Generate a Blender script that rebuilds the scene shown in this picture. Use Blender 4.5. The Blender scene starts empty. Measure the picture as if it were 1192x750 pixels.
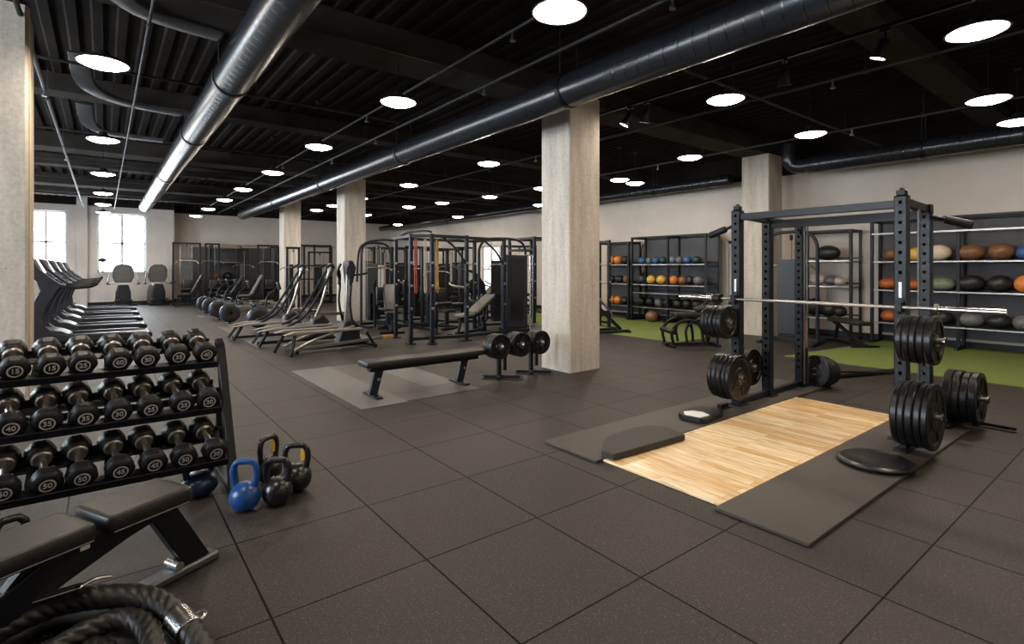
import bpy, bmesh, math, random
from mathutils import Vector, Matrix, Euler
random.seed(7)
S = bpy.context.scene
C = S.collection
PI = math.pi
H = 1.5                       # eye height
T = math.atan(476/614.8)
SN, CS = math.sin(T), math.cos(T)
F = 614.8

# ---------------------------------------------------------------- camera
cd = bpy.data.cameras.new('camera'); cam = bpy.data.objects.new('camera', cd); C.objects.link(cam)
cam.location = (0, 0, H); cam.rotation_euler = (PI/2, 0, -T)
cd.sensor_width = 36; cd.lens = 36*F/1192; cd.shift_y = -63/1192; cd.clip_start = .05
S.camera = cam

def fl(px, py, z=0.0):        # point of the photo on the level z, in metres
    d = (H-z)*F/(py-312); u = (px-596)/F
    return Vector((d*(SN+CS*u), d*(CS-SN*u), z))
def yOnX(px, X):              # where a bearing meets the plane x = X
    u = (px-596)/F; d = X/(SN+CS*u); return d*(CS-SN*u)
def xOnY(px, Y):
    u = (px-596)/F; d = Y/(CS-SN*u); return d*(SN+CS*u)

# ---------------------------------------------------------------- materials
MATS = {}
def mat(name, col, rough=.5, metal=0., var=.12, scale=8., bump=0., bscale=60., emit=None, es=0., coat=0., spec=.5, rvar=.08):
    if name in MATS: return MATS[name]
    m = bpy.data.materials.new(name); m.use_nodes = True
    nt = m.node_tree; n = nt.nodes; l = nt.links
    b = n['Principled BSDF']
    tc = n.new('ShaderNodeTexCoord'); no = n.new('ShaderNodeTexNoise'); no.inputs['Scale'].default_value = scale; no.inputs['Detail'].default_value = 5
    l.new(tc.outputs['Object'], no.inputs['Vector'])
    r = n.new('ShaderNodeValToRGB')
    lo = [c*(1-var) for c in col]; hi = [min(1, c*(1+var)) for c in col]
    r.color_ramp.elements[0].color = (*lo, 1); r.color_ramp.elements[1].color = (*hi, 1)
    r.color_ramp.elements[0].position = .3; r.color_ramp.elements[1].position = .7
    l.new(no.outputs['Fac'], r.inputs['Fac']); l.new(r.outputs['Color'], b.inputs['Base Color'])
    mr = n.new('ShaderNodeMapRange'); mr.inputs['To Min'].default_value = max(.03, rough-rvar); mr.inputs['To Max'].default_value = min(1, rough+rvar)
    l.new(no.outputs['Fac'], mr.inputs['Value']); l.new(mr.outputs['Result'], b.inputs['Roughness'])
    b.inputs['Metallic'].default_value = metal
    b.inputs['Specular IOR Level'].default_value = spec
    if coat: b.inputs['Coat Weight'].default_value = coat; b.inputs['Coat Roughness'].default_value = .25
    if bump:
        n2 = n.new('ShaderNodeTexNoise'); n2.inputs['Scale'].default_value = bscale; n2.inputs['Detail'].default_value = 3
        l.new(tc.outputs['Object'], n2.inputs['Vector'])
        bp = n.new('ShaderNodeBump'); bp.inputs['Strength'].default_value = bump; bp.inputs['Distance'].default_value = .01
        l.new(n2.outputs['Fac'], bp.inputs['Height']); l.new(bp.outputs['Normal'], b.inputs['Normal'])
    if emit:
        b.inputs['Emission Color'].default_value = (*emit, 1); b.inputs['Emission Strength'].default_value = es
    MATS[name] = m; return m

steel = mat('black_powder_coat', (.005, .006, .008), .42, .0, .2, 5, spec=.28)
bluesteel = mat('blue_black_steel', (.006, .009, .015), .40, 0, .15, 5, spec=.30)
greysteel = mat('grey_steel', (.12, .125, .13), .35, .7, .15, 5)
chrome = mat('brushed_chrome', (.62, .61, .60), .22, 1., .1, 20)
dullchrome = mat('worn_steel', (.34, .32, .30), .34, 1., .15, 20)
rubber = mat('black_rubber', (.006, .006, .007), .42, 0, .2, 12, bump=.15, bscale=200, spec=.35)
plate_m = mat('bumper_rubber', (.005, .005, .006), .33, 0, .25, 14, bump=.08, bscale=90, spec=.35)
vinyl = mat('black_vinyl', (.011, .010, .010), .38, 0, .15, 10, bump=.12, bscale=240, spec=.45)
greyvinyl = mat('grey_vinyl', (.12, .11, .10), .45, 0, .15, 10)
plastic = mat('dark_grey_plastic', (.013, .0145, .018), .38, 0, .15, 8, spec=.35)
silverplastic = mat('silver_plastic', (.10, .10, .105), .38, .1, .12, 8)
screen = mat('console_screen', (.01, .011, .013), .12, 0, .1, 8)
bluekb = mat('blue_enamel', (.008, .050, .19), .3, 0, .2, 12, bump=.1, bscale=120)
darkblue = mat('dark_blue_enamel', (.006, .018, .045), .3, 0, .2, 12)
blackkb = mat('black_enamel', (.008, .008, .009), .28, 0, .3, 12, bump=.12, bscale=120)
yellow = mat('yellow_mark', (.55, .30, .02), .45, 0, .15, 10)
orange = mat('orange_rubber', (.62, .17, .025), .45, 0, .15, 10)
white = mat('white_paint', (.75, .74, .72), .5, 0, .05, 10)
numeral = mat('silver_numeral', (.62, .61, .60), .4, .3, .12, 60)
lampshade = mat('black_lamp_shade', (.012, .012, .013), .4, 0, .15, 8)
lampglow = mat('lamp_diffuser', (.9, .9, .9), .5, 0, .02, 8, emit=(1, .855, .69), es=30)
spotglow = mat('spot_glass', (.9, .9, .9), .5, 0, .02, 8, emit=(1, .88, .74), es=40)
ceil_m = mat('black_ceiling_paint', (.016, .0125, .010), .95, 0, .35, 1.2, bump=.2, bscale=6, spec=.08, rvar=.03)
beam_m = mat('dark_grey_beam_paint', (.038, .032, .027), .9, 0, .3, 2.5, bump=.2, bscale=20, spec=.12, rvar=.03)
pipe_m = mat('dark_pipe', (.022, .022, .023), .55, 0, .25, 5)
def ball_mat(name, c): return mat(name, c, .42, 0, .15, 14, bump=.1, bscale=90)

def duct_mat():
    m = bpy.data.materials.new('spiral_duct_metal'); m.use_nodes = True; nt = m.node_tree; n = nt.nodes; l = nt.links; b = n['Principled BSDF']
    b.inputs['Metallic'].default_value = .25; b.inputs['Roughness'].default_value = .27; b.inputs['Specular IOR Level'].default_value = .6
    tc = n.new('ShaderNodeTexCoord'); sp = n.new('ShaderNodeSeparateXYZ'); l.new(tc.outputs['Object'], sp.inputs[0])
    at = n.new('ShaderNodeMath'); at.operation = 'ARCTAN2'; l.new(sp.outputs[0], at.inputs[0]); l.new(sp.outputs[2], at.inputs[1])
    m0 = n.new('ShaderNodeMath'); m0.operation = 'MULTIPLY_ADD'; l.new(at.outputs[0], m0.inputs[0]); m0.inputs[1].default_value = .16/(2*PI); l.new(sp.outputs[1], m0.inputs[2])
    m1 = n.new('ShaderNodeMath'); m1.operation = 'DIVIDE'; l.new(m0.outputs[0], m1.inputs[0]); m1.inputs[1].default_value = .16
    m2 = n.new('ShaderNodeMath'); m2.operation = 'FRACT'; l.new(m1.outputs[0], m2.inputs[0])
    rr = n.new('ShaderNodeValToRGB'); e = rr.color_ramp.elements; e[0].position = 0; e[0].color = (0, 0, 0, 1); e[1].position = .06; e[1].color = (1, 1, 1, 1)
    q = e.new(.94); q.color = (1, 1, 1, 1); q = e.new(1.0); q.color = (0, 0, 0, 1)
    l.new(m2.outputs[0], rr.inputs['Fac'])
    no = n.new('ShaderNodeTexNoise'); no.inputs['Scale'].default_value = 1.5; no.inputs['Detail'].default_value = 6; l.new(tc.outputs['Object'], no.inputs['Vector'])
    cr = n.new('ShaderNodeValToRGB'); cr.color_ramp.elements[0].color = (.012, .014, .018, 1); cr.color_ramp.elements[1].color = (.026, .030, .038, 1)
    l.new(no.outputs['Fac'], cr.inputs['Fac']); sm = n.new('ShaderNodeMix'); sm.data_type = 'RGBA'; sm.blend_type = 'MULTIPLY'; sm.inputs[0].default_value = .85; l.new(cr.outputs['Color'], sm.inputs[6]); l.new(rr.outputs['Color'], sm.inputs[7]); l.new(sm.outputs[2], b.inputs['Base Color'])
    bp = n.new('ShaderNodeBump'); bp.inputs['Strength'].default_value = .25; bp.inputs['Distance'].default_value = .004
    l.new(rr.outputs['Color'], bp.inputs['Height']); l.new(bp.outputs['Normal'], b.inputs['Normal'])
    return m
ductm = duct_mat()

def floor_mat():
    m = bpy.data.materials.new('rubber_tile_floor'); m.use_nodes = True; nt = m.node_tree; n = nt.nodes; l = nt.links; b = n['Principled BSDF']
    tc = n.new('ShaderNodeTexCoord'); sp = n.new('ShaderNodeSeparateXYZ'); l.new(tc.outputs['Object'], sp.inputs[0])
    def mth(op, a, bb=None, c=None):
        q = n.new('ShaderNodeMath'); q.operation = op
        for i, v in enumerate((a, bb, c)):
            if v is None: continue
            if isinstance(v, (int, float)): q.inputs[i].default_value = v
            else: l.new(v, q.inputs[i])
        return q.outputs[0]
    def seam(src, off, pitch, w):
        a = mth('ADD', src, -off); a = mth('DIVIDE', a, pitch); a = mth('ADD', a, 100.5); f = mth('FRACT', a); f = mth('SUBTRACT', f, .5); f = mth('ABSOLUTE', f)
        f = mth('MULTIPLY', f, pitch); return mth('LESS_THAN', f, w)
    sx = seam(sp.outputs[0], 2.06, .745, .005); sy = seam(sp.outputs[1], 1.64, .775, .0042)
    s = mth('MAXIMUM', sx, sy)
    # tile to tile tone
    wn = n.new('ShaderNodeTexWhiteNoise'); cmb = n.new('ShaderNodeCombineXYZ')
    fx = mth('FLOOR', mth('ADD', mth('DIVIDE', mth('ADD', sp.outputs[0], -2.06), .745), 100)); fy = mth('FLOOR', mth('ADD', mth('DIVIDE', mth('ADD', sp.outputs[1], -1.64), .775), 100))
    l.new(fx, cmb.inputs[0]); l.new(fy, cmb.inputs[1]); l.new(cmb.outputs[0], wn.inputs['Vector'])
    big = n.new('ShaderNodeTexNoise'); big.inputs['Scale'].default_value = 1.3; big.inputs['Detail'].default_value = 6; l.new(tc.outputs['Object'], big.inputs['Vector'])
    fine = n.new('ShaderNodeTexNoise'); fine.inputs['Scale'].default_value = 85; fine.inputs['Detail'].default_value = 5; fine.inputs['Roughness'].default_value = .75; l.new(tc.outputs['Object'], fine.inputs['Vector'])
    vo = n.new('ShaderNodeTexVoronoi'); vo.inputs['Scale'].default_value = 130; l.new(tc.outputs['Object'], vo.inputs['Vector'])
    vcol = n.new('ShaderNodeSeparateColor'); l.new(vo.outputs['Color'], vcol.inputs[0])
    fleck = mth('MULTIPLY', mth('GREATER_THAN', vcol.outputs[0], .90), mth('LESS_THAN', vo.outputs['Distance'], .42))
    val = mth('ADD', mth('MULTIPLY', big.outputs['Fac'], .012), mth('MULTIPLY', mth('POWER', fine.outputs['Fac'], 3.6), .170))
    val = mth('ADD', val, mth('MULTIPLY', wn.outputs['Value'], .006)); val = mth('ADD', val, -.003)
    val = mth('ADD', val, mth('MULTIPLY', fleck, .05))
    val = mth('MULTIPLY', val, mth('SUBTRACT', 1, mth('MULTIPLY', s, .80)))
    cc = n.new('ShaderNodeCombineColor'); l.new(mth('MULTIPLY', val, 1.17), cc.inputs[0]); l.new(mth('MULTIPLY', val, .93), cc.inputs[1]); l.new(mth('MULTIPLY', val, .79), cc.inputs[2])
    l.new(cc.outputs[0], b.inputs['Base Color'])
    b.inputs['Roughness'].default_value = .55; l.new(mth('MULTIPLY', mth('SUBTRACT', 1, mth('MULTIPLY', s, .85)), .42), b.inputs['Specular IOR Level'])
    bp = n.new('ShaderNodeBump'); bp.inputs['Strength'].default_value = .35; bp.inputs['Distance'].default_value = .004
    l.new(mth('SUBTRACT', fine.outputs['Fac'], mth('MULTIPLY', s, 2)), bp.inputs['Height']); l.new(bp.outputs['Normal'], b.inputs['Normal'])
    return m
floorm = floor_mat()

def concrete_mat():
    m = bpy.data.materials.new('board_formed_concrete'); m.use_nodes = True; nt = m.node_tree; n = nt.nodes; l = nt.links; b = n['Principled BSDF']
    tc = n.new('ShaderNodeTexCoord')
    mp = n.new('ShaderNodeMapping'); mp.inputs['Scale'].default_value = (5, 5, .7); l.new(tc.outputs['Object'], mp.inputs['Vector'])
    a = n.new('ShaderNodeTexNoise'); a.inputs['Scale'].default_value = 1.4; a.inputs['Detail'].default_value = 8; a.inputs['Roughness'].default_value = .65; l.new(mp.outputs[0], a.inputs['Vector'])
    f = n.new('ShaderNodeTexNoise'); f.inputs['Scale'].default_value = 28; f.inputs['Detail'].default_value = 6; l.new(tc.outputs['Object'], f.inputs['Vector'])
    mx = n.new('ShaderNodeMix'); mx.data_type = 'FLOAT'; mx.inputs[0].default_value = .35; l.new(a.outputs['Fac'], mx.inputs[2]); l.new(f.outputs['Fac'], mx.inputs[3])
    cr = n.new('ShaderNodeValToRGB'); e = cr.color_ramp.elements
    e[0].position = .30; e[0].color = (.34, .295, .24, 1); e[1].position = .68; e[1].color = (.64, .58, .50, 1)
    l.new(mx.outputs[0], cr.inputs['Fac'])
    pits = n.new('ShaderNodeTexVoronoi'); pits.inputs['Scale'].default_value = 9; l.new(tc.outputs['Object'], pits.inputs['Vector'])
    pr = n.new('ShaderNodeMath'); pr.operation = 'LESS_THAN'; pr.inputs[1].default_value = .045; l.new(pits.outputs['Distance'], pr.inputs[0])
    m2 = n.new('ShaderNodeMix'); m2.data_type = 'RGBA'; l.new(pr.outputs[0], m2.inputs[0]); l.new(cr.outputs['Color'], m2.inputs[6]); m2.inputs[7].default_value = (.10, .09, .08, 1)
    l.new(m2.outputs[2], b.inputs['Base Color']); b.inputs['Roughness'].default_value = .8
    bp = n.new('ShaderNodeBump'); bp.inputs['Strength'].default_value = .5; bp.inputs['Distance'].default_value = .01; l.new(mx.outputs[0], bp.inputs['Height']); l.new(bp.outputs['Normal'], b.inputs['Normal'])
    return m
concrete = concrete_mat()

def wood_mat():
    m = bpy.data.materials.new('oak_planks'); m.use_nodes = True; nt = m.node_tree; n = nt.nodes; l = nt.links; b = n['Principled BSDF']
    tc = n.new('ShaderNodeTexCoord')
    rot = n.new('ShaderNodeMapping'); l.new(tc.outputs['Object'], rot.inputs['Vector'])
    rot.inputs['Rotation'].default_value = (0, 0, PI/2)
    br = n.new('ShaderNodeTexBrick'); br.inputs['Scale'].default_value = 1; br.inputs['Brick Width'].default_value = .9; br.inputs['Row Height'].default_value = .085; br.inputs['Mortar Size'].default_value = .0012
    br.inputs['Color1'].default_value = (.80, .50, .22, 1); br.inputs['Color2'].default_value = (.98, .80, .52, 1); br.inputs['Mortar'].default_value = (.38, .22, .10, 1)
    br.inputs['Bias'].default_value = .1
    l.new(rot.outputs[0], br.inputs['Vector'])
    mp = n.new('ShaderNodeMapping'); mp.inputs['Scale'].default_value = (22, 1.6, 1); l.new(tc.outputs['Object'], mp.inputs['Vector'])
    g = n.new('ShaderNodeTexNoise'); g.inputs['Scale'].default_value = 2.2; g.inputs['Detail'].default_value = 8; g.inputs['Distortion'].default_value = .6; l.new(mp.outputs[0], g.inputs['Vector'])
    cr = n.new('ShaderNodeValToRGB'); cr.color_ramp.elements[0].position = .3; cr.color_ramp.elements[0].color = (.62, .52, .42, 1); cr.color_ramp.elements[1].position = .62; cr.color_ramp.elements[1].color = (1.0, 1.0, 1.0, 1)
    l.new(g.outputs['Fac'], cr.inputs['Fac'])
    mx = n.new('ShaderNodeMix'); mx.data_type = 'RGBA'; mx.blend_type = 'MULTIPLY'; mx.inputs[0].default_value = .9; l.new(br.outputs['Color'], mx.inputs[6]); l.new(cr.outputs['Color'], mx.inputs[7])
    l.new(mx.outputs[2], b.inputs['Base Color']); b.inputs['Roughness'].default_value = .27
    return m
woodm = wood_mat()
wall_m = mat('warm_grey_wall_plaster', (.56, .495, .43), .75, 0, .06, 1.5, bump=.08, bscale=30)
wallback_m = mat('grey_wall_plaster', (.52, .48, .44), .75, 0, .10, 1.2, bump=.1, bscale=30)
turf_m = mat('green_turf', (.145, .19, .052), .9, 0, .45, 90, bump=.8, bscale=260, spec=.2)
mat_m = mat('smooth_rubber_mat', (.050, .042, .036), .5, 0, .15, 3, bump=.15, bscale=250)
lightmat_m = mat('pale_grey_rubber', (.125, .12, .113), .5, 0, .12, 2.5, bump=.12, bscale=200)
midmat_m = mat('brown_grey_rubber', (.078, .068, .060), .5, 0, .12, 2.5, bump=.12, bscale=200)
pad_m = mat('scuffed_black_rubber', (.024, .020, .017), .55, 0, .35, 16, bump=.3, bscale=90)
paneglow = mat('daylit_pane', (.8, .85, .9), .2, 0, .02, 1, emit=(.84, .93, 1.0), es=6.5)
sidepane = mat('side_fill_pane', (.8, .85, .9), .2, 0, .02, 1, emit=(.80, .91, 1.0), es=15)  # glow of the added left windows
frame_w = mat('pale_window_frame', (.55, .58, .60), .5, 0, .05, 5)
cream = mat('lit_edge_tone', (.62, .50, .36), .6, 0, .08, 5)  # pale tone of the left column's lit side face

# ---------------------------------------------------------------- mesh builder
class M:
    def __init__(s): s.b = bmesh.new()
    def _add(s, vs, fs):
        v = [s.b.verts.new(p) for p in vs]
        for f in fs:
            try: s.b.faces.new([v[i] for i in f])
            except ValueError: pass
    def box(s, c, d, rot=None):
        R = rot if rot is not None else Matrix.Identity(3)
        c = Vector(c); x, y, z = d[0]/2, d[1]/2, d[2]/2
        vs = [c + R @ Vector((i*x, j*y, k*z)) for k in (-1, 1) for j in (-1, 1) for i in (-1, 1)]
        s._add(vs, [(0, 2, 3, 1), (4, 5, 7, 6), (0, 1, 5, 4), (2, 6, 7, 3), (0, 4, 6, 2), (1, 3, 7, 5)]); return s
    def beam(s, p0, p1, w, h=None, up=(0, 0, 1)):      # rectangular bar from p0 to p1
        h = h or w; p0, p1 = Vector(p0), Vector(p1); a = (p1-p0); L = a.length; a.normalize(); up = Vector(up)
        if abs(a.dot(up)) > .98: up = Vector((1, 0, 0))
        sd = a.cross(up).normalized(); u = sd.cross(a).normalized()
        R = Matrix((sd, a, u)).transposed(); return s.box((p0+p1)/2, (w, L, h), R)
    def cyl(s, p0, p1, r, r2=None, n=16):
        p0, p1 = Vector(p0), Vector(p1); r2 = r if r2 is None else r2
        a = (p1-p0).normalized(); t = Vector((1, 0, 0)) if abs(a.x) < .9 else Vector((0, 1, 0)); e = a.cross(t).normalized(); f = a.cross(e)
        vs = [p0 + (e*math.cos(2*PI*i/n)+f*math.sin(2*PI*i/n))*r for i in range(n)] + [p1 + (e*math.cos(2*PI*i/n)+f*math.sin(2*PI*i/n))*r2 for i in range(n)]
        s._add(vs, [(i, (i+1) % n, n+(i+1) % n, n+i) for i in range(n)] + [tuple(range(n-1, -1, -1)), tuple(range(n, 2*n))]); return s
    def lathe(s, prof, n=24, mtx=None, caps=True):   # prof of (r, z), about z
        mtx = mtx or Matrix.Identity(4); vs = []
        for r, z in prof: vs += [mtx @ Vector((r*math.cos(2*PI*i/n), r*math.sin(2*PI*i/n), z)) for i in range(n)]
        k = len(prof); fs = [(j*n+i, j*n+(i+1) % n, (j+1)*n+(i+1) % n, (j+1)*n+i) for j in range(k-1) for i in range(n)]
        if caps: fs += [tuple(range(n-1, -1, -1)), tuple((k-1)*n+i for i in range(n))]
        s._add(vs, fs); return s
    def ell(s, c, r, n=20, k=12):
        c = Vector(c); vs = [c+Vector((0, 0, -r[2]))]; 
        for j in range(1, k):
            ph = -PI/2+PI*j/k
            vs += [c+Vector((r[0]*math.cos(ph)*math.cos(2*PI*i/n), r[1]*math.cos(ph)*math.sin(2*PI*i/n), r[2]*math.sin(ph))) for i in range(n)]
        vs.append(c+Vector((0, 0, r[2]))); top = len(vs)-1
        fs = [(0, 1+(i+1) % n, 1+i) for i in range(n)]
        for j in range(k-2): fs += [(1+j*n+i, 1+j*n+(i+1) % n, 1+(j+1)*n+(i+1) % n, 1+(j+1)*n+i) for i in range(n)]
        fs += [(1+(k-2)*n+i, 1+(k-2)*n+(i+1) % n, top) for i in range(n)]
        s._add(vs, fs); return s
    def tube(s, pts, r, n=10, smooth=6, closed=False, strands=0, twist=0, depth=.12, rs=None):
        P = [Vector(p) for p in pts]
        if smooth > 1:
            Q = []; m = len(P)
            for i in range(m if closed else m-1):
                g = lambda q: P[q % m] if closed else P[min(max(q, 0), m-1)]
                a, b, c, d = g(i-1), g(i), g(i+1), g(i+2)
                for t in range(smooth):
                    u = t/smooth
                    Q.append(.5*((2*b)+(-a+c)*u+(2*a-5*b+4*c-d)*u*u+(-a+3*b-3*c+d)*u**3))
            if not closed: Q.append(P[-1])
        else: Q = P
        N = len(Q); vs = []; prev = None; acc = 0
        for i in range(N):
            t = (Q[(i+1) % N]-Q[i-1]) if closed else (Q[min(i+1, N-1)]-Q[max(i-1, 0)])
            t.normalize()
            if prev is None: e = t.orthogonal().normalized()
            else: e = (prev - t*prev.dot(t)).normalized()
            prev = e; f = t.cross(e)
            if i: acc += (Q[i]-Q[i-1]).length
            rr = r if rs is None else r*rs(i/(N-1))
            for j in range(n):
                th = 2*PI*j/n; k = rr*(1+depth*(abs(math.cos(strands/2*(th-twist*acc)))-.6)) if strands else rr
                vs.append(Q[i]+(e*math.cos(th)+f*math.sin(th))*k)
        fs = [(i*n+j, i*n+(j+1) % n, ((i+1) % N)*n+(j+1) % n, ((i+1) % N)*n+j) for i in range(N if closed else N-1) for j in range(n)]
        if not closed: fs += [tuple(range(n-1, -1, -1)), tuple((N-1)*n+j for j in range(n))]
        s._add(vs, fs); return s
    def prism(s, poly, z0, z1, mtx=None):
        mtx = mtx or Matrix.Identity(4); n = len(poly)
        vs = [mtx @ Vector((p[0], p[1], z0)) for p in poly]+[mtx @ Vector((p[0], p[1], z1)) for p in poly]
        s._add(vs, [tuple(range(n-1, -1, -1)), tuple(range(n, 2*n))]+[(i, (i+1) % n, n+(i+1) % n, n+i) for i in range(n)]); return s
    def pad(s, c, d, r=.03, rot=None, n=4):         # upholstered slab: rounded corners and rounded rims
        R = rot or Matrix.Identity(3); c = Vector(c); x, y, z = d[0]/2, d[1]/2, d[2]/2
        rim = min(z*.8, .02); rings = []
        for zz, ins in ((-z, rim), (-z+rim*.3, rim*.3), (-z+rim, 0), (z-rim, 0), (z-rim*.3, rim*.3), (z, rim), (z, rim*2)):
            ring = []
            for qx, qy, a0 in ((1, 1, 0), (-1, 1, PI/2), (-1, -1, PI), (1, -1, 1.5*PI)):
                for i in range(n+1):
                    a = a0+PI/2*i/n; rr = max(r-ins, .004)
                    ring.append(c+R @ Vector((qx*(x-r)+rr*math.cos(a)*1.0, qy*(y-r)+rr*math.sin(a), zz)))
            rings.append(ring)
        k = len(rings[0]); vs = sum(rings, [])
        fs = [(j*k+i, j*k+(i+1) % k, (j+1)*k+(i+1) % k, (j+1)*k+i) for j in range(len(rings)-1) for i in range(k)]
        fs += [tuple(range(k-1, -1, -1)), tuple((len(rings)-1)*k+i for i in range(k))]
        s._add(vs, fs); return s
    def mesh(s, name, angle=38):
        bmesh.ops.recalc_face_normals(s.b, faces=s.b.faces)
        me = bpy.data.meshes.new(name); s.b.to_mesh(me); s.b.free()
        for p in me.polygons: p.use_smooth = True
        me.set_sharp_from_angle(angle=math.radians(angle)); return me
    def build(s, name, m, parent=None, bevel=0, loc=None, rz=None, angle=38):
        o = bpy.data.objects.new(name, s.mesh(name, angle)); C.objects.link(o); o.data.materials.append(m)
        if parent is not None: o.parent = parent
        if loc is not None: o.location = loc
        if rz is not None: o.rotation_euler = (0, 0, rz)
        if bevel:
            q = o.modifiers.new('bevel', 'BEVEL'); q.width = bevel; q.segments = 2; q.limit_method = 'ANGLE'; q.angle_limit = math.radians(40)
        return o

def tag(o, label=None, cat=None, group=None, kind=None):
    if label: o['label'] = label
    if cat: o['category'] = cat
    if group: o['group'] = group
    if kind: o['kind'] = kind
    return o
def root(name, label, cat, loc=(0, 0, 0), rz=0, group=None):
    o = bpy.data.objects.new(name, None); C.objects.link(o); o.location = loc; o.rotation_euler = (0, 0, rz); o.empty_display_size = .1
    return tag(o, label, cat, group)
KIDS = {}
def copy_tree(o, parent=None):
    c = o.copy(); C.objects.link(c)
    if parent is not None: c.parent = parent
    for ch in [q for q in C.objects if q.parent == o]: copy_tree(ch, c)
    return c
def struct(o): o['kind'] = 'structure'; return o
ORD = ['first', 'second', 'third', 'fourth', 'fifth', 'sixth', 'seventh', 'eighth', 'ninth', 'tenth']
RX = lambda a: Matrix.Rotation(a, 3, 'X'); RY = lambda a: Matrix.Rotation(a, 3, 'Y'); RZ = lambda a: Matrix.Rotation(a, 3, 'Z')

# ================================================================ SETTING
WX = 12.8; YB1 = 27.0; YB2 = 27.9; ZC = 4.3; XL = -5.5; YF = -4.0; XJ = 2.43
struct(M().box(((XL+WX)/2, (YF+YB2)/2, -.05), (WX-XL, YB2-YF, .1)).build('floor', floorm))
def ribs():
    m = M(); x = XL; pitch = .23
    poly = []
    while x < WX-.01:
        w = min(pitch, WX-x)
        poly += [(x, ZC+.025), (x+w*.42, ZC+.025), (x+w*.52, ZC), (x+w*.9, ZC)]
        x += pitch
    poly += [(WX, ZC+.05), (WX, ZC+.2), (XL, ZC+.2)]
    mt = Matrix(((1, 0, 0, 0), (0, 0, 1, 0), (0, 1, 0, 0), (0, 0, 0, 1)))
    return m.prism(poly, YF, YB2, mt)
struct(ribs().build('ceiling', ceil_m))
def wall_y(name, x0, x1, y, th, mt, holes=()):      # wall facing -Y with holes (x0,x1,z0,z1)
    m = M(); xs = x0; top = ZC+.2
    for (a, b_, z0, z1) in holes:
        m.box(((xs+a)/2, y+th/2, top/2), (a-xs, th, top)); m.box(((a+b_)/2, y+th/2, z0/2), (b_-a, th, z0)); m.box(((a+b_)/2, y+th/2, (z1+top)/2), (b_-a, th, top-z1)); xs = b_
    m.box(((xs+x1)/2, y+th/2, top/2), (x1-xs, th, top)); return struct(m.build(name, mt))
def wall_x(name, y0, y1, x, th, mt, holes=()):
    m = M(); ys = y0; top = ZC+.2
    for (a, b_, z0, z1) in holes:
        m.box((x+th/2, (ys+a)/2, top/2), (th, a-ys, top)); m.box((x+th/2, (a+b_)/2, z0/2), (th, b_-a, z0)); m.box((x+th/2, (a+b_)/2, (z1+top)/2), (th, b_-a, top-z1)); ys = b_
    m.box((x+th/2, (ys+y1)/2, top/2), (th, y1-ys, top)); return struct(m.build(name, mt))
W1 = (-3.0, -1.12, 1.30, 3.72); W2 = (-.19, 1.43, 1.30, 3.72)
wall_y('wall_back_left', XL, XJ, YB1, .9, wallback_m, [W1, W2])
wall_y('wall_back', XJ, WX+.3, YB2, .3, wall_m)
W3 = (6.85, 7.43, .55, 2.2); W4 = (17.4, 18.7, .45, 2.42)
wall_x('wall_right', YF, YB2, WX, .3, wall_m, [W3, W4])
WL = [(3.0, 5.0, 1.3, 3.72), (8.5, 10.5, 1.3, 3.72), (13.5, 15.5, 1.3, 3.72), (19.0, 21.0, 1.3, 3.72)]  # windows out of view, added for cool side light
wall_x('wall_left', YF, YB2, XL-.3, .3, wall_m, WL)
wall_y('wall_front', XL-.3, WX+.3, YF-.3, .3, wall_m)
def window_y(k, w, y, nx, nz):
    x0, x1, z0, z1 = w; r = struct(bpy.data.objects.new('window_%d' % k, None)); C.objects.link(r); r.location = ((x0+x1)/2, y, z0)
    W, Hh = x1-x0, z1-z0; m = M(); t = .07
    m.box((-W/2+t/2, 0, Hh/2), (t, .08, Hh)); m.box((W/2-t/2, 0, Hh/2), (t, .08, Hh)); m.box((0, 0, t/2), (W, .08, t)); m.box((0, 0, Hh-t/2), (W, .08, t))
    for i in range(1, nx): m.box((-W/2+W*i/nx, 0, Hh/2), (.085, .09, Hh))
    for i in range(1, nz): m.box((0, 0, Hh*i/nz), (W, .09, .07))
    m.build('window_frame', frame_w, r); M().box((0, .02, Hh/2), (W-.02, .012, Hh-.02)).build('window_pane', paneglow, r)
    M().box((0, -.12, -.015), (W+.06, .34, .03)).build('window_sill', frame_w, r); return r
window_y(1, W1, YB1+.2, 3, 2); window_y(2, W2, YB1+.2, 2, 2)
for k, w, nz in ((3, W3, 2), (4, W4, 2)):
    r = window_y(k, (-(w[1]-w[0])/2, (w[1]-w[0])/2, w[2], w[3]), 0, 1 if k == 3 else 2, nz)
    r.location = (WX+.14, (w[0]+w[1])/2, w[2]); r.rotation_euler = (0, 0, -PI/2)
    for c in list(C.objects):
        if c.parent == r and c.name.startswith('window_pane'): c.data.materials[0] = mat('dull_pane', (.5, .52, .55), .2, 0, .05, 2, emit=(.9, .93, 1.0), es=.35) if k == 3 else mat('soft_pane', (.5, .52, .55), .2, 0, .05, 2, emit=(1, .98, .95), es=.9)
for k, w in enumerate(WL):  # unseen left windows, added to light columns and treadmills from the side
    r = window_y(5+k, (-1.0, 1.0, w[2], w[3]), 0, 3, 2); r.location = (XL-.14, (w[0]+w[1])/2, w[2]); r.rotation_euler = (0, 0, PI/2)
    for c in list(C.objects):
        if c.parent == r and c.name.startswith('window_pane'): c.data.materials[0] = sidepane
for k, (a, b_, y, th) in enumerate(((XL, XJ, YB1, .02), (XJ, WX, YB2, .02))):
    struct(M().box(((a+b_)/2, y-th/2, .06), (b_-a, th, .12)).build('baseboard_back' if k else 'baseboard_back_left', steel))
struct(M().box((WX-.01, (YF+YB2)/2, .06), (.02, YB2-YF-.1, .12)).build('baseboard_right', steel))
struct(M().box((-.66, YB1-.06, ZC/2), (.34, .12, ZC)).build('trim_1', wallback_m, bevel=.01))

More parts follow.
